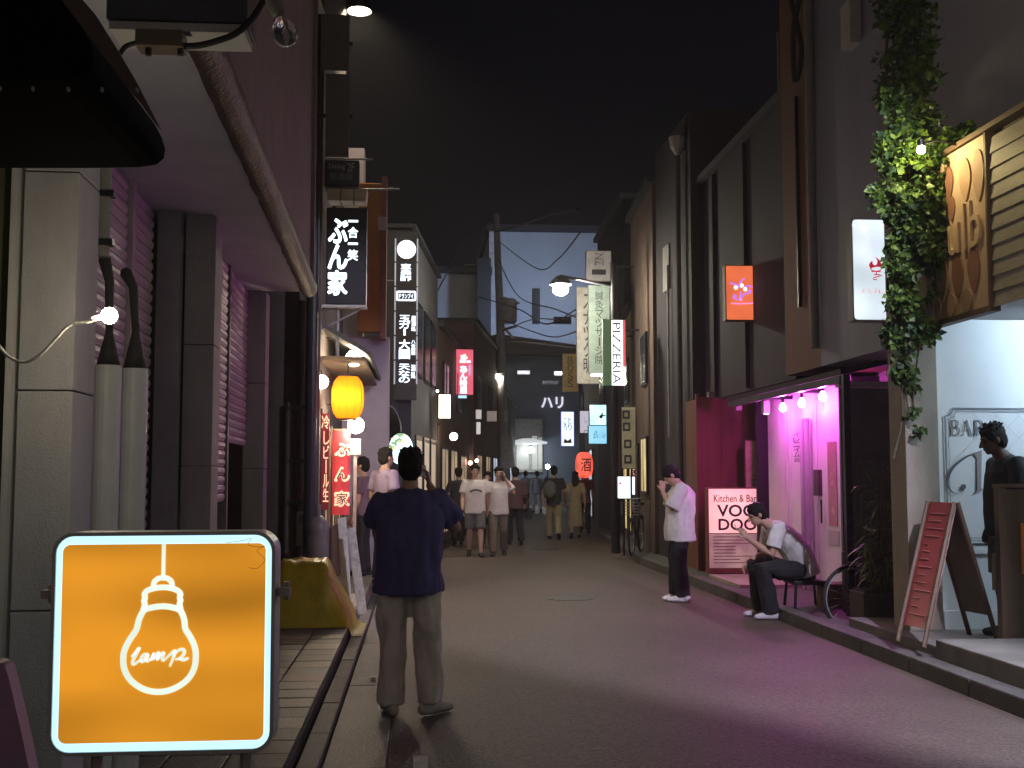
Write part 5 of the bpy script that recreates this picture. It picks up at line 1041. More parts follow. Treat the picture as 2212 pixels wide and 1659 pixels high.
for pts in ([(480, 655), (560, 670), (630, 700), (680, 745), (690, 690), (730, 610), (800, 545)], [(800, 745), (860, 715), (920, 720), (965, 750)], [(712, 850), (712, 920), (690, 1000)], [(545, 940), (560, 990), (620, 1020), (690, 1020), (750, 950), (800, 900), (880, 880)], [(890, 850), (900, 810), (930, 830), (915, 870), (880, 870)], [(560, 930), (590, 930), (600, 960), (570, 975)]):
    m_ = MB(); m_.ribbon(F, [q_[:2] for q_ in spline([(*f2(*p_), 0) for p_ in pts], 5)], .021, .006, .012); m_.build('neon_line', E_PUR, t)
m_ = MB(); m_.ribbon(F, [f2(*p_) for p_ in ((500, 1115), (700, 1125), (1000, 1105))], .014, .006, .012); m_.build('neon_line', E_PK, t)
for (x, y_) in ((605, 755), (735, 708), (808, 790)): m_ = MB(); c_ = f2(x, y_); m_.poly(F, [(c_[0] + .024 * math.cos(R(a_)), c_[1] + .024 * math.sin(R(a_))) for a_ in range(0, 360, 30)], .006, .012); m_.build('neon_dot', E_CY, t)
m_ = MB(); c_ = f2(718, 1035); m_.poly(F, [(c_[0] + .016 * math.cos(R(a_)), c_[1] + .016 * math.sin(R(a_))) for a_ in range(0, 360, 30)], .006, .012); m_.build('neon_dot', E_PK, t)
m_ = MB(); m_.tube([F.p(w_ / 2, h / 4, -.08), F.p(w_ / 2 + .3, h / 4, -.08)], .02, 6); m_.build('bracket', M_BLKMET, t)
R4 = thing('slate_building', 'dark slate building with a pale rain hopper and long downpipe', 'building', (6, 19.5, 0))
wallbox('wall', mat('slate_wall', (.040, .033, .038), .8), R4, 4.36, 10, 18.15, 20.9, 0, 7.5)
q = PX(1476, 310, 4.36); m_ = MB(); m_.lathe((q.x - .1, q.y, q.z - .2), [(.04, 0), (.12, .12), (.15, .3)], 8); m_.build('rain_hopper', M_WPANEL, R4); m_ = MB(); m_.lathe((q.x - .1, q.y, .12), [(.04, 0), (.04, q.z - .33)], 10); m_.build('downpipe', M_DARKWALL, R4)
q = PX(1452, 800, 4.36); m_ = MB(); m_.lathe((q.x - .06, q.y, 2.2), [(.022, 0), (.022, 3.0)], 8); m_.build('bright_conduit', M_WPANEL, R4)
F = rightF((4.36, 20.2, 0)); m_ = MB(); m_.fbox(F, .0, .5, 4.8, 5.6, .001, .03); m_.build('shutter_panel', M_GREYPIPE, R4)
R5 = street_block('brown_building', 'brown rendered building beside the pizzeria sign', 20.95, 4.30, 24.5, 4.55, 7.0, M_BROWNWALL, side=1, windows=((.12, .9, .15, 2.2, None), (.55, .8, 1.2, 2.3, G_Y), (.55, .8, 3.3, 4.3, None)))
R6 = street_block('black_building', 'tall black building rising behind the hanging signs', 27.5, 4.95, 33, 5.15, 8.3, mat('black_wall', (.02, .02, .024), .8), side=1, windows=((.1, 1.0, 3.2, 4.4, None),))
R7 = street_block('ochre_building', 'ochre shop lit from inside behind the black post', 24.55, 4.6, 27.4, 4.9, 5.2, M_YELLWALL, side=1, windows=((.15, .9, .3, 2.4, G_Y), (.6, .8, .3, 2.4, G_Y), (.3, .9, 3.2, 4.2, None)))
street_block('shop_building', 'shop building at the far right of the street near the blue white sign', 33.2, 5.25, 46, 6.4, 6.0, M_NIGHTWALL, side=1, windows=((.1, 1.5, .2, 2.4, G_C), (.35, 1.5, .2, 2.4, G_W), (.6, 1.5, .2, 2.4, G_C), (.2, 1.2, 3.4, 4.6, None)))
# signs on the right
t, F, w_, h = box_sign('pizzeria_sign', 'white lit vertical sign reading PIZZERIA with a red edge stripe', (1322, 692, 1350, 832), 21.0, emit('pizza_face', (.95, .97, 1), 2.6), depth=.12, edge=.008, frame=M_WPANEL)
text('PIZZERIA', F, *sub(F, w_, h, .06, .66, .04, .98), mat('teal_print2', (.02, .10, .14), .6), t, rot=-90, bold=0.008); m_ = MB(); r_ = sub(F, w_, h, .82, 1.0, 0, .72); m_.fbox(F, *r_, .005, .009); m_.build('red_stripe', emit('pizza_red', (.85, .06, .10), 1.0), t); m_ = MB(); m_.fbox(F, -w_ / 2 - .16, -w_ / 2 - .012, -h / 2, h / 2 + .02, -.12, -.02); m_.build('green_side', emit('pizza_green', (.02, .22, .06), .30), t)
for (rect, Y, mt, nm, lb, tx) in (((1247, 622, 1292, 828), 24.2, mat('unlit_white_sign', (.62, .60, .56), .6), 'unlit_vertical_sign', 'unlit off-white vertical sign left of the green one', 'スナック明'), ((1273, 618, 1316, 806), 23.0, mat('green_grey_sign', (.28, .36, .32), .5), 'green_vertical_sign', 'grey green vertical sign with dark characters beside the pizzeria sign', '鍼灸マッサージ院'), ((1267, 543, 1319, 606), 24.0, mat('mauve_white_sign', (.45, .43, .45), .6), 'square_hanging_sign', 'pale unlit rectangular sign hanging above the street lamp arm', None), ((1217, 765, 1247, 845), 27.0, mat('ochre_sign', (.30, .20, .06), .6), 'ochre_vertical_sign', 'dim ochre vertical sign left of the white vertical sign', 'BOSS')):
    t, F, w_, h = box_sign(nm, lb, rect, Y, mt, depth=.1, edge=.01, frame=M_GREYPIPE)
    if tx: text(tx, F, *sub(F, w_, h, .3, .7, .06, .9), mat('green_black_print', (.04, .06, .05), .6), t, vertical=True, bold=0.008)
    else: text('NZ', F, *sub(F, w_, h, .35, .7, .08, .5), M_PRINT, t, rot=-90); m_ = MB(); r_ = sub(F, w_, h, .22, .8, .62, .8); m_.fbox(F, *r_, .005, .007); m_.build('dark_bar', M_PRINT, t)
    m_ = MB(); m_.tube([F.p(w_ / 2, 0, -.05), F.p(w_ / 2 + 1.2, 0, -.05)], .02, 6); m_.build('bracket', M_BLKMET, t)
q = P(1297, 812, 22.9); t = thing('sign_tube_lamp', 'short white tube lamp under the grey green sign', 'lamp', q); m_ = MB(); m_.tube([P(1277, 810, 22.8), P(1312, 810, 22.8)], .022, 8, flat=True); m_.build('tube', emit('tube_white', (.9, 1, .9), 5), t); m_ = MB(); m_.tube([P(1275, 806, 22.85), P(1316, 806, 22.85)], .012, 6, flat=True); m_.build('holder', M_STEEL, t)
t, F, w_, h = box_sign('cyan_sign', 'upper cyan white lit sign with a dark scissors mark', (1274, 875, 1309, 918), 28, emit('cyan_face', (.45, .88, .95), 1.8, wobble=.3, wscale=3), depth=.14, edge=.008, frame=M_BLKMET)
m_ = MB(); m_.poly(F, [(.02, -.02), (.07, .0), (.1, .06), (.13, .05), (.12, .0), (.19, .0), (.19, -.03), (.12, -.035), (.1, -.09), (.05, -.08)], .005, .007); m_.build('mark', mat('teal_dark', (.01, .06, .07), .6), t)
t, F, w_, h = box_sign('pale_blue_sign', 'lower pale blue lit sign with script writing under the cyan one', (1272, 920, 1310, 958), 28, emit('pale_blue_face', (.28, .68, .92), 1.1), depth=.14, edge=.008, frame=M_BLKMET); text('Bulle', F, *sub(F, w_, h, .25, .95, .3, .7), mat('teal_mid', (.03, .18, .25), .6), t, shear=.4)
t, F, w_, h = box_sign('blue_white_sign', 'blue white lit vertical sign with dark characters and a small picture near the street end', (1213, 890, 1239, 963), 36, emit('blue_white_face', (.66, .80, 1.0), 1.7), depth=.14, edge=.02, frame=emit('blue_edge', (.05, .09, .6), .5))
text('ごろ', F, *sub(F, w_, h, .15, .45, .15, .55), mat('navy_print', (.03, .04, .12), .6), t, vertical=True, bold=0.016); text('とり', F, *sub(F, w_, h, .52, .85, .15, .55), mat('navy_print', (.03, .04, .12), .6), t, vertical=True, bold=0.016); m_ = MB(); r_ = sub(F, w_, h, .15, .85, .78, .92); m_.poly(F, [(r_[0], r_[2]), (r_[1], r_[2]), (r_[1] - .03, r_[3]), ((r_[0] + r_[1]) / 2, (r_[2] + r_[3]) / 2), (r_[0] + .04, r_[3])], .005, .007); m_.build('picture', mat('ochre_picture', (.5, .35, .2), .6), t)
t, F, w_, h = box_sign('white_characters_sign', 'dim white sign with dark characters left of the cyan sign', (1253, 888, 1272, 935), 32, emit('dim_white_face', (.75, .72, .85), .7), depth=.1, edge=.01); text('七八', F, *sub(F, w_, h, .3, .9, .2, .8), mat('navy_print', (.03, .04, .12), .6), t, vertical=True)
q = P(1262, 1005, 30); t = thing('red_lantern', 'red glowing lantern with dark brush writing beside the walking couple', 'lantern', q + Vector((0, 0, -.3)))
m_ = MB(); m_.lathe(q, [(.10, -.33), (.2, -.25), (.235, -.08), (.235, .1), (.19, .27), (.10, .34)], 18); m_.build('paper_shade', emit('red_paper', (1.0, .10, .06), 1.1, wobble=.4, wscale=5), t, smooth=True)
for sz in (-.35, .33): m_ = MB(); m_.lathe(q + Vector((0, 0, sz)), [(.1, 0), (.1, .03)], 14); m_.build('ring', M_BLACK, t)
text('酒', camF(q + Vector((0, -.25, 0))), -.12, .14, -.16, .18, M_PRINT, t, bold=0.016); m_ = MB(); m_.tube([q + Vector((0, 0, .35)), q + Vector((.0, 0, .9)), q + Vector((.6, 0, .9))], .01, 6); m_.build('cord', M_BLACK, t)
t, F, w_, h = box_sign('low_lightbox', 'white lit box sign low beside the black post above the bicycle', (1335, 1030, 1361, 1076), 20.6, emit('low_white_face', (.80, .95, 1.0), 2.6), depth=.1, edge=.01); m_ = MB(); m_.tube([F.p(0, -h / 2, -.05), F.p(0, -F.O.z + .12, -.05)], .02, 8); m_.build('stem', M_BLKMET, t); m_ = MB(); m_.fbox(F, -w_ / 2 + .02, -w_ / 2 + .06, h * .15, h * .25, .005, .007); m_.build('red_mark', M_RED, t)
t, F, w_, h = box_sign('slim_lit_strip', 'slim white lit strip right of the low box sign', (1366, 1030, 1371, 1068), 21.5, emit('slim_strip', (.85, .95, 1.0), 1.8), depth=.06, edge=.006)
# yellowish board with four dark marks between the post and the ochre window
t, F, w_, h = box_sign('menu_board', 'tall pale menu board with dark shapes right of the black post', (1344, 880, 1372, 1012), 23.5, mat('pale_olive_board', (.40, .37, .26), .7), depth=.04, edge=.01)
for k, (u, v) in enumerate(((.3, .12), (.32, .32), (.4, .6), (.4, .85))): m_ = MB(); r_ = sub(F, w_, h, u - .25, u + .3, v - .07, v + .07); ring_poly(m_, F.at((r_[0] + r_[1]) / 2, (r_[2] + r_[3]) / 2), rrect(r_[1] - r_[0], r_[3] - r_[2], .02, 3), rrect((r_[1] - r_[0]) * .5, (r_[3] - r_[2]) * .5, .01, 3), .005, .008); m_.build('dark_shape', M_PRINT, t)
m_ = MB(); m_.tube([F.p(0, -h / 2, -.02), F.p(0, -F.O.z + .12, -.02)], .02, 6); m_.build('stem', M_BLKMET, t)
# ================================================================== people
M_SKIN = mat('skin', (.42, .26, .19), .55, .1, 8, .05); M_SKIN_D = mat('skin_silhouette', (.10, .055, .04), .55, .1, 8, .05); M_HAIR = mat('black_hair', (.012, .010, .010), .65, .3, 30, .5, 150, spec=.15)  # second skin is darkened in the colour to hold a backlit silhouette
M_EYE = mat('dark_eye', (.02, .015, .015), .2, .1)
def clothm(n, c): return mat('cloth_' + n, c, .85, .14, 9, .25, 220)
def finish(bm, name, m, vox, parent, smooth_it=8, fold=0.0, ffreq=9.0, seed=0, stretch=(1, 1, .45), hems=()):
    bmesh.ops.recalc_face_normals(bm, faces=bm.faces)
    me = bpy.data.meshes.new('tmp'); bm.to_mesh(me); bm.free()
    ob = bpy.data.objects.new('tmp', me); COL.objects.link(ob)
    md = ob.modifiers.new('r', 'REMESH'); md.mode = 'VOXEL'; md.voxel_size = vox
    if smooth_it: sm = ob.modifiers.new('s', 'SMOOTH'); sm.factor = .5; sm.iterations = smooth_it
    dg = bpy.context.evaluated_depsgraph_get(); dg.update()
    out = bpy.data.meshes.new_from_object(ob.evaluated_get(dg)); bpy.data.objects.remove(ob); bpy.data.meshes.remove(me)
    if fold:
        nr = [v.normal.copy() for v in out.vertices]
        for v, n_ in zip(out.vertices, nr):
            c = v.co; k = noise.noise((c.x * ffreq * stretch[0] + seed, c.y * ffreq * stretch[1], c.z * ffreq * stretch[2])) + .5 * noise.noise((c.x * ffreq * 2.3, c.y * ffreq * 2.3 + seed, c.z * ffreq * 1.1))
            v.co = c + n_ * (fold * k)
    for p_ in out.polygons: p_.use_smooth = True
    out.name = name; out.materials.clear(); out.materials.append(m)
    o = bpy.data.objects.new(name, out); COL.objects.link(o)
    if parent is not None: o.parent = parent
    return o
def person(label, loc, heading, pose=None, tall=1.0, skin=None, shirt=None, pants=None, shoes=None, hair=M_HAIR, vox=.009, shirt_hem=.80, loose=1.0, sleeve=.55, leg='long', longhair=False, pant_loose=1.0, dress=None, spiky=False, fold=.008, group=None, seed=0, fingers=True):
    J = dict(spine=[(0, 0, .88), (0, .005, 1.0), (0, .015, 1.14), (0, .005, 1.30), (0, -.01, 1.40)], neck=(0, -.005, 1.46), head=(0, .02, 1.60), hp=0.0, hy=0.0,
             shl=(-.185, -.01, 1.385), shr=(.185, -.01, 1.385), ell=(-.235, -.03, 1.10), elr=(.235, -.03, 1.10), wrl=(-.245, .06, .86), wrr=(.245, .06, .86),
             dl=(0, .25, -1), dr=(0, .25, -1), pl=(1, 0, 0), pr=(-1, 0, 0), hil=(-.09, 0, .90), hir=(.09, 0, .90), knl=(-.10, .02, .49), knr=(.10, .02, .49), anl=(-.10, -.02, .085), anr=(.10, -.02, .085), fl=8, fr=-8, fpl=0, fpr=0, curl=35)
    J.update(pose or {}); V_ = {k: (Vector(v) if isinstance(v, tuple) else v) for k, v in J.items()}
    skin = skin or M_SKIN; sp = [Vector(p_) for p_ in J['spine']]
    # head frame
    Hm = Matrix.Rotation(J['hy'], 3, 'Z') @ Matrix.Rotation(-J['hp'], 3, 'X'); hc = V_['head']
    H = lambda x, y_, z: hc + Hm @ Vector((x, y_, z))
    b = MB()
    b.tube(sp + [V_['neck']], [(.15, .105), (.135, .10), (.135, .10), (.15, .105), (.12, .085), (.06, .058)], 14, axis=(1, 0, 0))
    b.tube([V_['neck'] - (sp[-1] - sp[-2]).normalized() * .04, H(0, -.012, -.05)], [.056, .052], 12)
    b.ell(H(0, -.008, .018), (.073, .093, .098), Hm); b.ell(H(0, .028, -.045), (.057, .062, .074), Hm); b.ell(H(0, .058, -.092), (.030, .028, .022), Hm)
    b.tube([H(0, .088, .008), H(0, .112, -.034)], [.010, .0155], 8); b.ell(H(0, .085, -.064), (.024, .014, .011), Hm); b.ell(H(0, .074, .022), (.048, .018, .012), Hm)
    for s_ in (-1, 1): b.ell(H(s_ * .076, -.008, -.012), (.012, .022, .033), Hm)
    for s_, q in ((-1, 'l'), (1, 'r')):
        sh, el, wr = V_['sh' + q], V_['el' + q], V_['wr' + q]
        b.tube([sp[-1] * .6 + sh * .4 + Vector((0, 0, -.03)), sh, sh.lerp(el, .5), el, el.lerp(wr, .35), wr], [.06, .058, .049, .041, .043, .027], 10)
        d = V_['d' + q].normalized(); pn = V_['p' + q]; pn = (pn - d * pn.dot(d)).normalized(); sd = d.cross(pn) * (1 if q == 'l' else -1)
        b.tube([wr, wr + d * .045, wr + d * .088], [(.026, .019), (.038, .017), (.040, .014)], 10, axis=sd)
        if fingers:
            for k, (o_, ln) in enumerate(((.030, .072), (.011, .082), (-.009, .076), (-.028, .058))):
                p0 = wr + d * .08 + sd * o_; cu = R(J['curl']); dd = d
                pts = [p0]
                for sgm in range(3):
                    dd = (dd * math.cos(cu * .75) + pn * math.sin(cu * .75)).normalized() if sgm else (d * math.cos(cu * .5) + pn * math.sin(cu * .5)).normalized()
                    if sgm: pass
                    pts.append(pts[-1] + dd * ln * (.45, .32, .23)[sgm])
                b.tube(pts, [max(.0088, vox * .95), max(.0086, vox * .95), max(.008, vox * .9), max(.0072, vox * .85)], 8)
            t0 = wr + d * .03 + sd * .032; td = (d * .62 + sd * .62 + pn * .38).normalized()
            b.tube([t0, t0 + td * .035, t0 + td * .035 + (d * .8 + sd * .15 + pn * .4).normalized() * .032], [.0125, .0105, max(.0085, vox * .9)], 8)
        hi, kn, an = V_['hi' + q], V_['kn' + q], V_['an' + q]
        b.tube([sp[0] * .5 + hi * .5 + Vector((0, 0, .02)), hi.lerp(kn, .1), hi.lerp(kn, .55), kn, kn.lerp(an, .3), kn.lerp(an, .75), an], [.09, .088, .072, .056, .058, .042, .038], 12)
        fa = R(J['f' + q]); fd = Vector((-math.sin(fa), math.cos(fa), -math.tan(R(J['fp' + q])))); 
        b.tube([an + Vector((0, 0, -.035)) - fd * .05, an + Vector((0, 0, -.045)) + fd * .05, an + Vector((0, 0, -.055)) + fd * .15], [(.032, .038), (.038, .034), (.036, .02)], 10, axis=(1, 0, 0))
    root = finish(b.bm, 'person', skin, vox, None, 3)
    root.location = loc; root.rotation_euler = (0, 0, heading); root.scale = (tall, tall, tall)
    tag(root, label, 'person', group)
    for s_ in (-1, 1): MB().ell(H(s_ * .030, .079, .000), (.012, .008, .006), Hm, 1).mesh('eye', M_EYE); m_ = MB(); m_.ell(H(s_ * .030, .080, .000), (.012, .009, .0065), Hm, 1); e_ = bpy.data.objects.new('eye', m_.mesh('eye', M_EYE, smooth=True)); COL.objects.link(e_); e_.parent = root
    # hair
    b = MB(); b.ell(H(0, -.020, .040), (.088, .104, .090), Hm); b.ell(H(0, -.048, -.008), (.083, .074, .100), Hm); b.ell(H(0, .040, .072), (.062, .044, .030), Hm)
    for s_ in (-1, 1): b.ell(H(s_ * .062, -.005, .03), (.022, .06, .05), Hm)
    rnd = random.Random(seed + 11)
    for k in range(34 if not spiky else 60):
        a_, e_ = rnd.uniform(0, 2 * math.pi), rnd.uniform(.15, 1.3)
        d = Vector((math.cos(a_) * math.cos(e_), math.sin(a_) * math.cos(e_), math.sin(e_)))
        if d.y > .5 and d.z < .5: continue
        q = Vector((d.x * .080, -.018 + d.y * .098, .04 + d.z * .085)); ln = rnd.uniform(.012, .022) * (1.35 if spiky and d.z > .4 else 1)
        b.tube([H(*(q * .9)), H(*(q + (d + Vector((rnd.uniform(-.6, .6), rnd.uniform(-.3, .6), rnd.uniform(-.7, .2)))).normalized() * ln))], [.017, max(.006, vox * .8)], 6)
    if longhair:
        b.tube([H(0, -.06, .06), H(0, -.095, -.05), H(0, -.105, -.16), H(0, -.10, -.30)], [(.07, .05), (.088, .055), (.095, .045), (.07, .03)], 12, axis=(1, 0, 0))
    finish(b.bm, 'hair', hair, max(.007, vox * .9), root, 2, .004, 60, seed)
    L_ = loose
    # shirt
    if shirt or dress:
        b = MB(); hem = Vector(sp[0]) + (sp[0] - sp[1]).normalized() * (sp[0].z - shirt_hem if sp[0].z > .7 else .06)
        top = V_['neck'] + Vector((0, 0, -.02))
        if dress:
            b.tube([(0, 0, .30), (0, 0, .6), Vector(sp[0]), sp[1], sp[2], sp[3], sp[4], top], [(.21, .18), (.19, .16), (.165, .13), (.145, .115), (.15, .12), (.165, .12), (.15, .10), (.07, .065)], 16, axis=(1, 0, 0), flat=True)
        else:
            b.tube([hem, sp[0], sp[1], sp[2], sp[3], sp[4] + Vector((0, 0, .0)), top], [(.185 * L_, .15 * L_), (.183 * L_, .148 * L_), (.176 * L_, .142 * L_), (.176 * L_, .140 * L_), (.178 * L_, .132 * L_), (.155, .105), (.072, .066)], 18, axis=(1, 0, 0), flat=True)
        for q in 'lr':
            sh, el = V_['sh' + q], V_['el' + q]; e = sh.lerp(el, min(1, sleeve / .55 * .72))
            b.tube([sp[4] * .55 + sh * .45 + Vector((0, 0, -.045)), sh + Vector((0, 0, -.005)), sh.lerp(e, .5), e], [.078 * L_, .074 * L_, .074 * L_, .080 * L_], 12, flat=True)
            if sleeve > .8:
                wr = V_['wr' + q]; b.tube([e, el, el.lerp(wr, .9)], [.062, .058, .045], 10, flat=True)
        finish(b.bm, 'dress' if dress else 'shirt', dress or shirt, vox * 1.15, root, 5, fold, 7.5, seed)
    if pants:
        b = MB(); pl_ = pant_loose
        b.tube([sp[0] + Vector((0, 0, -.09)), sp[0], sp[0].lerp(sp[1], .7)], [(.165, .125), (.168, .128), (.15, .118)], 14, axis=(1, 0, 0), flat=True)
        for q in 'lr':
            hi, kn, an = V_['hi' + q], V_['kn' + q], V_['an' + q]
            if leg == 'long': b.tube([sp[0] * .5 + hi * .5, hi.lerp(kn, .12), hi.lerp(kn, .6), kn, kn.lerp(an, .5), kn.lerp(an, 1.02)], [.112, .108, .094 * pl_, .084 * pl_, .080 * pl_, .078 * pl_], 12, flat=True)
            else: b.tube([sp[0] * .5 + hi * .5, hi.lerp(kn, .12), hi.lerp(kn, .6), hi.lerp(kn, .98)], [.112, .108, .10, .098], 12, flat=True)
        finish(b.bm, 'trousers' if leg == 'long' else 'shorts', pants, vox * 1.15, root, 5, fold, 9, seed + 4)
    for q in 'lr':
        an = V_['an' + q]; fa = R(J['f' + q]); fd = Vector((-math.sin(fa), math.cos(fa), -math.tan(R(J['fp' + q])))).normalized(); b = MB()
        g_ = an + Vector((0, 0, -.085))
        b.tube([g_ + Vector((0, 0, .045)) - fd * .065, g_ + Vector((0, 0, .047)) - fd * .0, g_ + Vector((0, 0, .042)) + fd * .08, g_ + Vector((0, 0, .032)) + fd * .17], [(.038, .044), (.043, .047), (.049, .040), (.042, .028)], 12, axis=Vector((fd.y, -fd.x, 0)))
        so_ = finish(b.bm, 'shoe', shoes or clothm('black', (.02, .02, .02)), vox * .9, root, 3)
    return root
PI = math.pi
def ground_at(px, py, z=0.0): return PZ(px, py, z)
WALK_A = dict(hil=(-.09, 0, .90), knl=(-.10, .14, .50), anl=(-.10, .18, .085), hir=(.09, 0, .90), knr=(.10, .02, .50), anr=(.10, -.20, .13), fpr=35, wrl=(-.25, -.08, .88), elr=(.235, .02, 1.10), wrr=(.245, .20, .90))
WALK_B = dict(hir=(.09, 0, .90), knr=(.10, .14, .50), anr=(.10, .18, .085), hil=(-.09, 0, .90), knl=(-.10, .02, .50), anl=(-.10, -.20, .13), fpl=35, wrr=(.25, -.08, .88), ell=(-.235, .02, 1.10), wrl=(-.245, .20, .90))
# near man photographing the street
g_ = ground_at(905, 1545)
NAVY = clothm('navy', (.075, .07, .20)); KHAKI = clothm('khaki', (.60, .545, .50))
p1 = person('man in navy T-shirt and khaki trousers seen from behind, raising a phone', (P(884, 1100, g_.y).x, g_.y, .006), 0,
       dict(ell=(-.215, .24, 1.15), elr=(.315, .21, 1.19), wrl=(-.035, .37, 1.46), wrr=(.135, .35, 1.475), dl=(.3, .25, 1), dr=(-.15, .2, 1), pl=(.9, 0, -.2), pr=(-.9, 0, -.2), shl=(-.19, .02, 1.37), shr=(.195, .02, 1.375), curl=55, hp=R(2),
            spine=[(0, 0, .88), (0, -.01, 1.0), (0, -.025, 1.14), (0, -.02, 1.30), (0, 0, 1.40)], neck=(.005, .02, 1.46), head=(.005, .045, 1.605), hil=(-.10, 0, .90), hir=(.10, 0, .90), knl=(-.105, .0, .49), knr=(.125, .0, .49), anl=(-.105, -.02, .085), anr=(.145, -.02, .085), fl=14, fr=-48),
       1.0, shirt=NAVY, pants=KHAKI, shoes=clothm('beige_shoe', (.42, .38, .36)), vox=.008, loose=1.24, shirt_hem=.79, pant_loose=1.12, sleeve=.46, fold=.026)
ph_ = thing('phone', 'dark phone held up by the man in navy', 'phone', p1.matrix_basis @ Vector((.03, .42, 1.56)))
b0 = p1.matrix_basis @ Vector((0.02, .42, 1.575)); m_ = MB(); m_.box(b0.x - .037, b0.x + .09, b0.y, b0.y + .009, b0.z - .04, b0.z + .04); m_.build('case', M_BLKMET, ph_, bevel=.004); m_ = MB(); m_.box(b0.x - .033, b0.x + .086, b0.y - .002, b0.y - .0002, b0.z - .036, b0.z + .036); m_.build('screen', emit('phone_screen', (.25, .2, .22), .12), ph_)
# standing man lighting a cigarette
g_ = ground_at(1467, 1300); WHT = clothm('white', (.60, .59, .60)); BLKC = clothm('black_cotton', (.016, .016, .02))
p2 = person('man in a loose white T-shirt and black trousers with hands cupped at his bowed face', (g_.x + .02, g_.y, .006), R(82),
       dict(head=(0, .105, 1.545), hp=R(46), neck=(0, .025, 1.45), spine=[(0, 0, .88), (0, .0, 1.0), (0, -.01, 1.14), (0, -.01, 1.30), (0, .0, 1.40)],
            ell=(-.20, .12, 1.14), elr=(.20, .10, 1.14), wrl=(-.05, .215, 1.355), wrr=(.045, .205, 1.345), dl=(.2, -.02, 1), dr=(-.15, -.02, 1), pl=(1, .1, -.2), pr=(-1, .1, -.2), curl=50,
            knl=(-.10, .03, .49), anl=(-.11, -.02, .085), knr=(.10, .04, .49), anr=(.10, .05, .085), fl=-6, fr=28), 1.0, shirt=WHT, pants=BLKC, shoes=clothm('white_shoe', (.78, .76, .78)), vox=.008, loose=1.3, shirt_hem=.74, pant_loose=1.2, sleeve=.75, fold=.018, seed=5)
# seated man
g_ = ground_at(1655, 1342)
hipx = P(1752, 1230, g_.y).x
p3 = person('man in white T-shirt and black trousers sitting hunched at the kerb smoking', (hipx, g_.y + .25, .0), R(90),
       dict(spine=[(0, .0, .52), (0, .03, .64), (0, .12, .78), (0, .25, .91), (0, .33, .98)], neck=(0, .395, 1.03), head=(0, .515, 1.125), hp=R(24), hy=R(6),
            shl=(-.19, .33, .965), shr=(.19, .33, .965), ell=(-.21, .42, .70), elr=(.24, .34, .69), wrl=(-.09, .64, .87), wrr=(.16, .57, .60), dl=(.15, .55, .8), dr=(-.05, .6, -.8), pl=(.6, .1, -.1), pr=(-.5, -.5, -.2), curl=40,
            hil=(-.10, .02, .52), hir=(.10, .02, .52), knl=(-.15, .50, .545), knr=(.15, .50, .545), anl=(-.13, .41, .085), anr=(.13, .44, .085), fl=6, fr=-10), 1.0, shirt=WHT, pants=BLKC, shoes=clothm('pale_shoe', (.55, .52, .58)), vox=.008, loose=1.12, shirt_hem=.5, pant_loose=1.25, sleeve=.55, fold=.015, seed=9)
c_ = p3.matrix_basis @ Vector((-.06, .755, .965)); m_ = MB(); m_.tube([c_, c_ + Vector((-.02, .0, .06))], .004, 6); cg = tag(m_.build('cigarette', M_WPANEL), 'cigarette between the fingers of the seated man', 'cigarette')
sx, sy = hipx, g_.y + .25
st = thing('low_stool', 'low dark stool under the seated man', 'stool', (sx, sy, .12))
m_ = MB(); m_.box(sx - .17, sx + .2, sy - .19, sy + .19, .37, .415); m_.build('seat', M_BLKMET, st, bevel=.01)
for ax_ in (-.14, .17):
    for ay_ in (-.16, .16): m_ = MB(); m_.tube([(sx + ax_, sy + ay_, .365), (sx + ax_ * 1.15, sy + ay_ * 1.15, .12)], .016, 8); m_.build('leg', M_BLKMET, st)
# man in black at the bar
yb4 = 9.45; q = P(2166, 1000, yb4)
p4 = person('man in a black T-shirt in profile against the white wall of the bar', (q.x + .02, yb4, .2), R(88),
       dict(head=(0, .10, 1.585), hp=R(16), neck=(0, .03, 1.465), spine=[(0, 0, .88), (0, .015, 1.0), (0, .02, 1.14), (0, .0, 1.30), (0, -.005, 1.40)], ell=(-.23, -.02, 1.10), elr=(.24, -.02, 1.09), wrl=(-.22, .06, .86), wrr=(.235, .05, .86)), 1.045, skin=M_SKIN_D, shirt=clothm('black_tee', (.012, .012, .014)), pants=clothm('camouflage', (.20, .18, .13)), leg='short', vox=.008, loose=1.08, shirt_hem=.82, spiky=True, seed=13)
# walkers
GRY = clothm('grey_denim', (.10, .095, .095)); OFFW = clothm('off_white', (.60, .56, .52)); BEI = clothm('beige', (.36, .30, .22))
def walker(label, px, py, heading, pose, **k):
    g_ = ground_at(px, py); k.setdefault('vox', .013); k.setdefault('fold', .007)
    return person(label, (g_.x, g_.y, .008), heading, pose, group='people walking along the alley', **k)
w1 = walker('man in a white T-shirt with a dark print and grey shorts walking this way', 1026, 1203, PI, WALK_A, shirt=OFFW, pants=GRY, leg='short', loose=1.12, seed=21, tall=1.02)
Fw = camF(w1.matrix_basis @ Vector((0, .165, 1.22))); m_ = MB(); m_.ribbon(Fw, [q_[:2] for q_ in spline([(-.11, -.015, 0), (-.03, .02, 0), (.06, .015, 0), (.12, -.01, 0)], 5)], .035, 0, .006); o_ = m_.build('chest_print', GRY); o_.parent = w1; o_.matrix_parent_inverse = wm(w1).inverted()
w2 = walker('person in a plain white T-shirt walking this way with a hand raised to the ear', 1077, 1202, PI - .1, dict(WALK_B, ell=(-.30, .04, 1.22), wrl=(-.13, .08, 1.50), dl=(.2, .0, 1), pl=(1, 0, 0)), shirt=OFFW, pants=clothm('dark_khaki', (.13, .11, .08)), loose=1.1, seed=22, tall=.99)
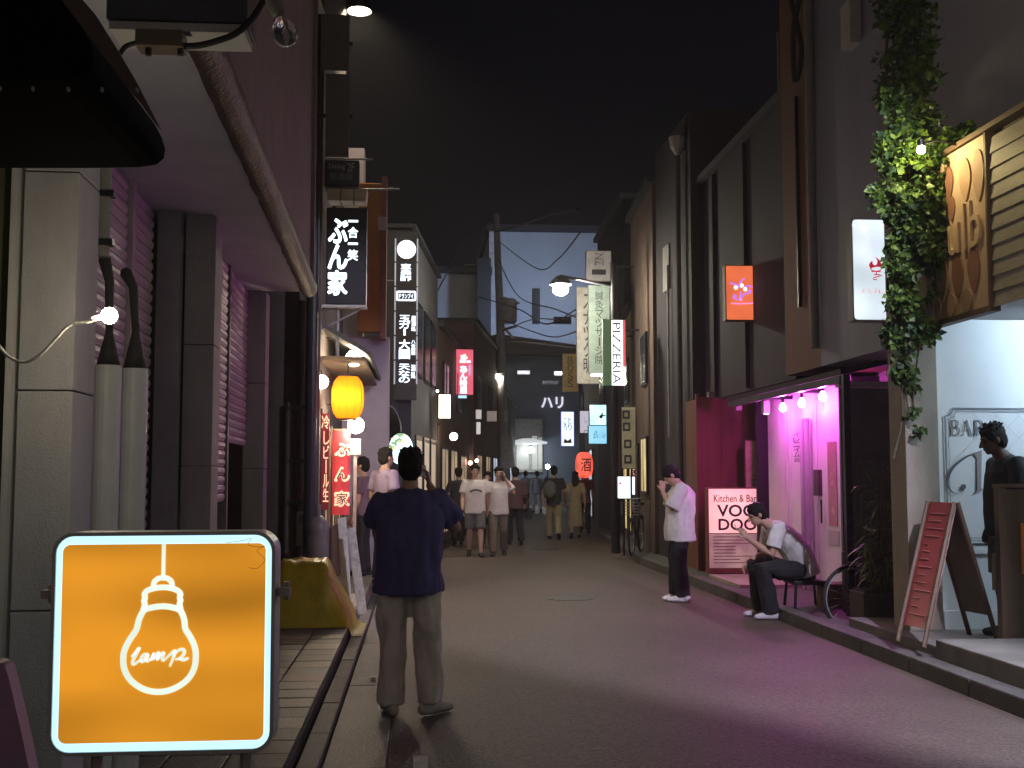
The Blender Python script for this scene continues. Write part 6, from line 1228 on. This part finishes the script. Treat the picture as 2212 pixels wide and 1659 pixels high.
walker('man in a black shirt and black trousers walking away at the left', 990, 1178, .15, WALK_B, shirt=clothm('black_shirt', (.03, .027, .03)), pants=BLKC, seed=23)
walker('woman with dark hair mostly hidden between the two people in white T-shirts', 1052, 1186, PI, WALK_A, shirt=clothm('taupe', (.16, .12, .10)), pants=BLKC, tall=.94, longhair=True, seed=24)
w5 = walker('man in a dark maroon shirt carrying a black bag behind the people in white', 1113, 1178, .1, WALK_A, shirt=clothm('maroon', (.09, .045, .05)), pants=BLKC, seed=25, sleeve=1.0, tall=1.0)
bc = w5.matrix_basis @ Vector((.30, -.02, .72)); bag = thing('shoulder_bag', 'black bag hanging from the hand of the man in maroon', 'bag', bc); m_ = MB(); m_.box(bc.x - .06, bc.x + .06, bc.y - .14, bc.y + .14, bc.z - .15, bc.z + .1); m_.build('body', BLKC, bag, bevel=.02); m_ = MB(); m_.tube([bc + Vector((0, -.1, .1)), bc + Vector((0, -.05, .22)), bc + Vector((0, .05, .22)), bc + Vector((0, .1, .1))], .009, 6); m_.build('handle', BLKC, bag)
walker('person in a light grey shirt and shorts far down the alley', 1135, 1108, .2, WALK_B, shirt=clothm('light_grey', (.34, .34, .36)), pants=GRY, leg='short', seed=26, vox=.016)
walker('person in white far down the alley beside the one in light grey', 1160, 1108, .2, WALK_A, shirt=clothm('pale_blue', (.42, .45, .5)), pants=OFFW, seed=27, vox=.016)
w8 = walker('man in a dark shirt and khaki trousers with a grey backpack walking away', 1197, 1166, -.1, WALK_A, shirt=clothm('ink', (.03, .032, .045)), pants=BEI, seed=28, tall=1.03)
bk = MB(); c_ = Vector((-.10, -.20, 1.16)); bk.ell(c_, (.16, .10, .23)); bk.ell(c_ + Vector((0, -.07, -.07)), (.12, .06, .12)); bo = finish(bk.bm, 'backpack', clothm('backpack_grey', (.11, .12, .12)), .012, None, 4, .006, 9); bo.matrix_basis = w8.matrix_basis.copy(); tag(bo, 'grey backpack on the man in the dark shirt', 'backpack')
for sx_ in (-.19, -.01): m_ = MB(); m_.tube([w8.matrix_basis @ Vector((sx_, -.14, 1.36)), w8.matrix_basis @ Vector((sx_, .0, 1.46)), w8.matrix_basis @ Vector((sx_, .13, 1.3))], .016, 6); m_.build('strap', BLKC, bo)
walker('woman with long dark hair in a beige dress walking away beside the backpack', 1243, 1163, -.12, dict(WALK_B), dress=clothm('beige_dress', (.38, .31, .22)), pants=None, tall=.95, longhair=True, seed=29, sleeve=.6)
walker('man half hidden behind the woman in the beige dress', 1262, 1152, -.1, WALK_A, shirt=clothm('rust', (.17, .10, .08)), pants=BLKC, seed=30, tall=1.0)
g_ = P(832, 1000, 15.2); person('man in a lilac shirt standing by the pub wall behind the photographer', (g_.x, 15.2, .14), -.9, None, tall=1.03, shirt=clothm('lilac', (.28, .22, .32)), pants=BLKC, seed=31, vox=.012)
g_ = P(800, 1000, 16.6); person('person in dark clothes at the pub entrance left of the man in lilac', (g_.x - .1, 16.6, .14), 1.2, None, tall=.97, shirt=clothm('dark_rose', (.14, .09, .12)), pants=BLKC, seed=32, vox=.013)

# ================================================================== bicycles
def bicycle(label, o, ang, group='bicycles at the kerb', basket=True):
    t = thing('bicycle', label, 'bicycle', o, group)
    X = Vector((math.cos(ang), math.sin(ang), 0)); Z = Vector((0, 0, 1)); Yv = Z.cross(X); Oo = Vector(o)
    p = lambda x, z, y_=0: Oo + X * x + Z * z + Yv * y_
    M3 = Matrix((X, Z, -Yv)).transposed()
    r_ = .325; hubs = (p(0, r_), p(1.06, r_))
    for h_ in hubs:
        wh = bpy.data.objects.new('wheel', None); COL.objects.link(wh); wh.parent = t; wh.matrix_parent_inverse = wm(t).inverted()
        m_ = MB(); m_.ring(h_, r_, .019, M3); m_.build('tyre', M_BLACK, wh, smooth=True)
        m_ = MB(); m_.ring(h_, r_ - .026, .010, M3); m_.build('rim', M_STEEL, wh, smooth=True)
        m_ = MB()
        for k in range(18): a_ = 2 * PI * k / 18; m_.tube([h_ + Yv * (.02 if k % 2 else -.02), h_ + X * ((r_ - .03) * math.cos(a_)) + Z * ((r_ - .03) * math.sin(a_))], .0016, 4, flat=True)
        m_.tube([h_ - Yv * .04, h_ + Yv * .04], .018, 8); m_.build('spokes', M_STEEL, wh)
        m_ = MB(); m_.tube([h_ + X * ((r_ + .035) * math.cos(R(a_))) + Z * ((r_ + .035) * math.sin(R(a_))) for a_ in range(50, 110, 15)], [(.03, .004)] * 4, 8, axis=Yv); m_.build('mudguard', M_BLKMET, wh)
    bb = p(.60, .29); st_, hd = p(.74, .74), p(.20, .78); hd2 = p(.16, .62)
    m_ = MB(); m_.tube([hd, p(.17, .64), p(.08, .45), hubs[0]], .014, 8); m_.tube([hd2, bb], .019, 8); m_.tube([p(.185, .70), p(.70, .62)], .016, 8); m_.tube([bb, st_], .016, 8); m_.tube([bb, hubs[1] + Yv * .05], .01, 6); m_.tube([p(.715, .66), hubs[1] + Yv * .05], .009, 6); m_.build('frame', M_BLKMET, t, smooth=True)
    m_ = MB(); m_.tube([st_, p(.76, .86)], .013, 8); m_.ell(p(.80, .90), (.13, .07, .035), M3 @ Matrix.Rotation(R(90), 3, 'X') if False else None); m_.build('saddle', M_BLACK, t, smooth=True)
    m_ = MB(); m_.tube([hd, p(.23, .96), p(.24, 1.0)], .012, 8); m_.tube([p(.38, 1.0, .28), p(.28, 1.02, .22), p(.22, 1.0, 0), p(.28, 1.02, -.22), p(.38, 1.0, -.28)], .012, 8); m_.build('handlebar', M_STEEL, t, smooth=True)
    m_ = MB(); m_.ring(bb + Yv * .05, .09, .006, M3, 24, 6); m_.tube([bb + Yv * .06, bb + Yv * .07 + X * .09 - Z * .14], .009, 6); m_.tube([bb - Yv * .06, bb - Yv * .07 - X * .09 + Z * .14], .009, 6); m_.build('crank', M_STEEL, t)
    b0 = p(-.02, .86); m_ = MB()
    for k in range(5 if basket else 0): z_ = .72 + k * .055; e = .02 * k; m_.tube([p(-.20 - e, z_, -.15), p(.12 + e * .3, z_, -.15), p(.12 + e * .3, z_, .15), p(-.20 - e, z_, .15), p(-.20 - e, z_, -.15)], .004, 4)
    for k in range(7 if basket else 0): m_.tube([p(-.20 + k * .05, .72, -.15), p(-.22 + k * .055, .95, -.155)], .003, 4); m_.tube([p(-.20 + k * .05, .72, .15), p(-.22 + k * .055, .95, .155)], .003, 4)
    if basket: m_.build('basket', M_STEEL, t)
    m_ = MB(); m_.ell(p(.06, .66), .03); m_.build('lamp', M_WPANEL, t)
    return t
wc = P(1842, 1292, 11.55)
bicycle('parked bicycle with only its front wheel showing between the seated man and the shrub', (wc.x, 11.55, wc.z - .325), R(10), basket=False)
q = PZ(1358, 1196, .12); bicycle('bicycle parked by the black post under the low lit box sign', (q.x, q.y - .3, .12), R(70))

# ================================================================== A-board, wood stand, crate, shrub
TA = camF((0, 0, 0)); z0_ = .2
ab = thing('a_board', 'wooden A-frame board with a red menu face in front of the white wall', 'sign', (P(2060, 1370, 9.2).x, 9.3, .2))
def slab(pts_front, thick, d): return [Vector(p_) for p_ in pts_front] + [Vector(p_) + d * thick for p_ in pts_front]
apx = P(2062, 1086, 9.30); apl = P(1990, 1090, 9.72)
fB, fBl = P(1996, 1382, 8.95), P(1962, 1345, 9.45); rB, rBl = P(2150, 1372, 9.30), P(2110, 1368, 9.72)
for q_ in (fB, rB): q_.z = .2
apl = apx + Vector((-.06, .36, 0)); fBl = fB + Vector((-.06, .36, 0)); rBl = rB + Vector((-.06, .36, 0))
m_ = MB(); dn = Vector((1, -.2, 0)).normalized(); m_.hull8(slab([fB.lerp(apx, .12), fBl.lerp(apl, .12), apl, apx], .02, dn)); 
M_MENU = emit('menu_red', (.35, .03, .045), .05, (.22, .032, .038), wobble=.3, wscale=3); m_.build('front_panel', M_MENU, ab)  # faint glow put into the red face, which is no lamp
for a_, c_ in ((fB, apx), (fBl, apl)): m_ = MB(); m_.tube([a_ + Vector((-.01, -.012, 0)), c_ + Vector((-.01, -.012, 0))], [(.022, .018)] * 2, 6, flat=True); m_.build('front_rail', M_WOOD, ab)
m_ = MB(); m_.hull8(slab([rB.lerp(apx, .18), rBl.lerp(apl, .18), apl + Vector((.02, 0, 0)), apx + Vector((.02, 0, 0))], .015, Vector((1, -.1, 0)).normalized())); m_.build('rear_panel', mat('grey_brown_board', (.10, .085, .07), .7), ab)
for a_, c_ in ((rB, apx), (rBl, apl)): m_ = MB(); m_.tube([a_ + Vector((.01, -.012, 0)), c_ + Vector((.02, -.012, 0))], [(.022, .02)] * 2, 6, flat=True); m_.build('rear_rail', M_WOOD, ab)
for k in range(14):
    f0 = .2 + k * .055; e0, e1 = fB.lerp(apx, f0), fBl.lerp(apl, f0); m_ = MB(); dd_ = Vector((-.004, -.012, 0)); m_.tube([e1.lerp(e0, .18) + dd_, e1.lerp(e0, .3 + .5 * random.random()) + dd_], .006, 5); m_.build('menu_line', mat('menu_pink', (.36, .12, .13), .7), ab)
sp_ = thing('menu_stand', 'dark wooden menu stand at the right edge in front of the man in black', 'stand', (P(2200, 1390, 8.95).x, 8.97, .2))
a, c = P(2168, 1388, 8.97), P(2300, 1056, 8.97); m_ = MB(); m_.box(a.x, c.x, 8.97, 9.02, .2, c.z); m_.build('board', M_WOOD, sp_, bevel=.006); m_ = MB(); m_.box(a.x - .012, a.x + .06, 8.955, 9.035, .2, c.z + .01); m_.build('post', M_WOOD, sp_, bevel=.006); m_ = MB(); m_.box(a.x - .02, c.x, 8.95, 9.04, c.z + .011, c.z + .04); m_.build('cap', M_WOOD, sp_)
m_ = MB(); m_.box(P(2204, 1150, 8.96).x, P(2260, 1150, 8.96).x, 8.955, 8.968, P(2200, 1240, 8.96).z, P(2200, 1130, 8.96).z); m_.build('orange_notice', mat('orange_notice', (.55, .18, .05), .6), sp_)
cs = thing('lettered_carton', 'brown carton board with dark sideways lettering beside the menu stand', 'box', (P(2160, 1280, 9.2).x, 9.2, .2))
F, w_, h = rectF(2146, 1195, 2182, 1275, 9.15); m_ = MB(); m_.fbox(F, -w_ / 2, w_ / 2, -h / 2, h / 2, -.02, 0); m_.build('board', mat('carton', (.30, .23, .16), .8), cs); text('ARBN', F, *sub(F, w_, h, .3, .75, .06, .94), M_PRINT, cs, rot=-90, bold=0.016, n=.002)
m_ = MB(); m_.fbox(F, -.02, .02, -F.O.z + .2, -h / 2, -.025, -.001); m_.build('stake', M_WOOD, cs)
# shrub with long leaves
q = PZ(1905, 1345, .12); sh = thing('shrub', 'straggly long-leaved shrub in a box planter between the pink shop and the beige pillar', 'plant', (q.x, q.y, .12))
def blade(bm, p0, d, ln, wd, bend):
    side = d.cross(Vector((0, 0, 1)));
    if side.length < .05: side = Vector((1, 0, 0))
    side.normalize(); prev = None; p_ = Vector(p0); dd = d.copy(); n_ = 5
    for k in range(n_ + 1):
        w2 = wd * math.sin(PI * (.12 + .88 * k / n_)) if k < n_ else .001
        cur = (bm.verts.new(p_ - side * w2), bm.verts.new(p_ + side * w2))
        if prev: bm.faces.new((prev[0], prev[1], cur[1], cur[0]))
        prev = cur; dd = (dd + Vector((0, 0, -bend))).normalized(); p_ = p_ + dd * ln / n_
bm = bmesh.new(); rnd = random.Random(12); b2 = MB()
for sidx in range(11):
    base = Vector((q.x + rnd.uniform(-.12, .14), q.y + rnd.uniform(-.08, .12), .45)); tip = base + Vector((rnd.uniform(-.22, .22), rnd.uniform(-.2, .1), rnd.uniform(.3, 1.35)))
    b2.tube([base, base.lerp(tip, .5) + Vector((rnd.uniform(-.05, .05), 0, 0)), tip], [.011, .009, .005], 6)
    for k in range(26):
        f_ = rnd.uniform(.05, 1); p0 = base.lerp(tip, f_); a_ = rnd.uniform(0, 2 * PI); d = Vector((math.cos(a_), math.sin(a_), rnd.uniform(-.2, .8))).normalized()
        blade(bm, p0, d, rnd.uniform(.12, .30), rnd.uniform(.008, .018), rnd.uniform(.12, .4))
me = bpy.data.meshes.new('foliage'); bm.to_mesh(me); bm.free(); me.materials.append(M_LEAFD); o_ = put('foliage', me, sh); o_['kind'] = 'stuff'
b2.build('stems', M_STEM, sh)
m_ = MB(); m_.box(q.x - .24, q.x + .26, q.y - .16, q.y + .22, .12, .42); m_.build('planter', M_DARKWALL, sh, bevel=.01); m_ = MB(); m_.box(q.x - .215, q.x + .235, q.y - .135, q.y + .195, .421, .44); m_.build('soil', M_DARKIN, sh)
bx = P(1800, 1290, 12.4); cr = thing('wooden_box', 'low ochre wooden box behind the bicycle wheel', 'box', (bx.x, 12.5, .12)); a, c = P(1785, 1340, 12.4), P(1835, 1268, 12.4); m_ = MB(); m_.box(a.x, c.x + .1, 12.4, 12.7, .12, c.z); m_.build('body', mat('ochre_box', (.24, .16, .07), .7), cr, bevel=.006); m_ = MB(); m_.box(a.x - .01, c.x + .11, 12.39, 12.71, c.z + .001, c.z + .03); m_.build('lid', M_WOOD, cr)
# small litter in the gutter
q = PZ(912 * .0 + 806, 1472, .006); m_ = MB(); m_.fbox(camF((q.x, q.y, .006)), -.02, .02, 0, .03, -.05, 0); tag(m_.build('litter', M_WPANEL), 'tiny scrap of white litter in the left gutter', 'litter')

# ================================================================== night haze of the alley
m_ = MB(); m_.box(-64, 74, -16, 121, -1.2, 20.5)
hz_ = m_.build('haze'); hz_['kind'] = 'stuff'
mh_ = bpy.data.materials.new('night_haze'); mh_.use_nodes = True; nt_ = mh_.node_tree; nt_.nodes.remove(nt_.nodes['Principled BSDF'])
pv_ = nt_.nodes.new('ShaderNodeVolumePrincipled'); pv_.inputs['Color'].default_value = (.9, .9, .95, 1); pv_.inputs['Density'].default_value = .0017; pv_.inputs['Anisotropy'].default_value = .55
nt_.links.new(pv_.outputs[0], nt_.nodes['Material Output'].inputs['Volume']); hz_.data.materials.append(mh_)
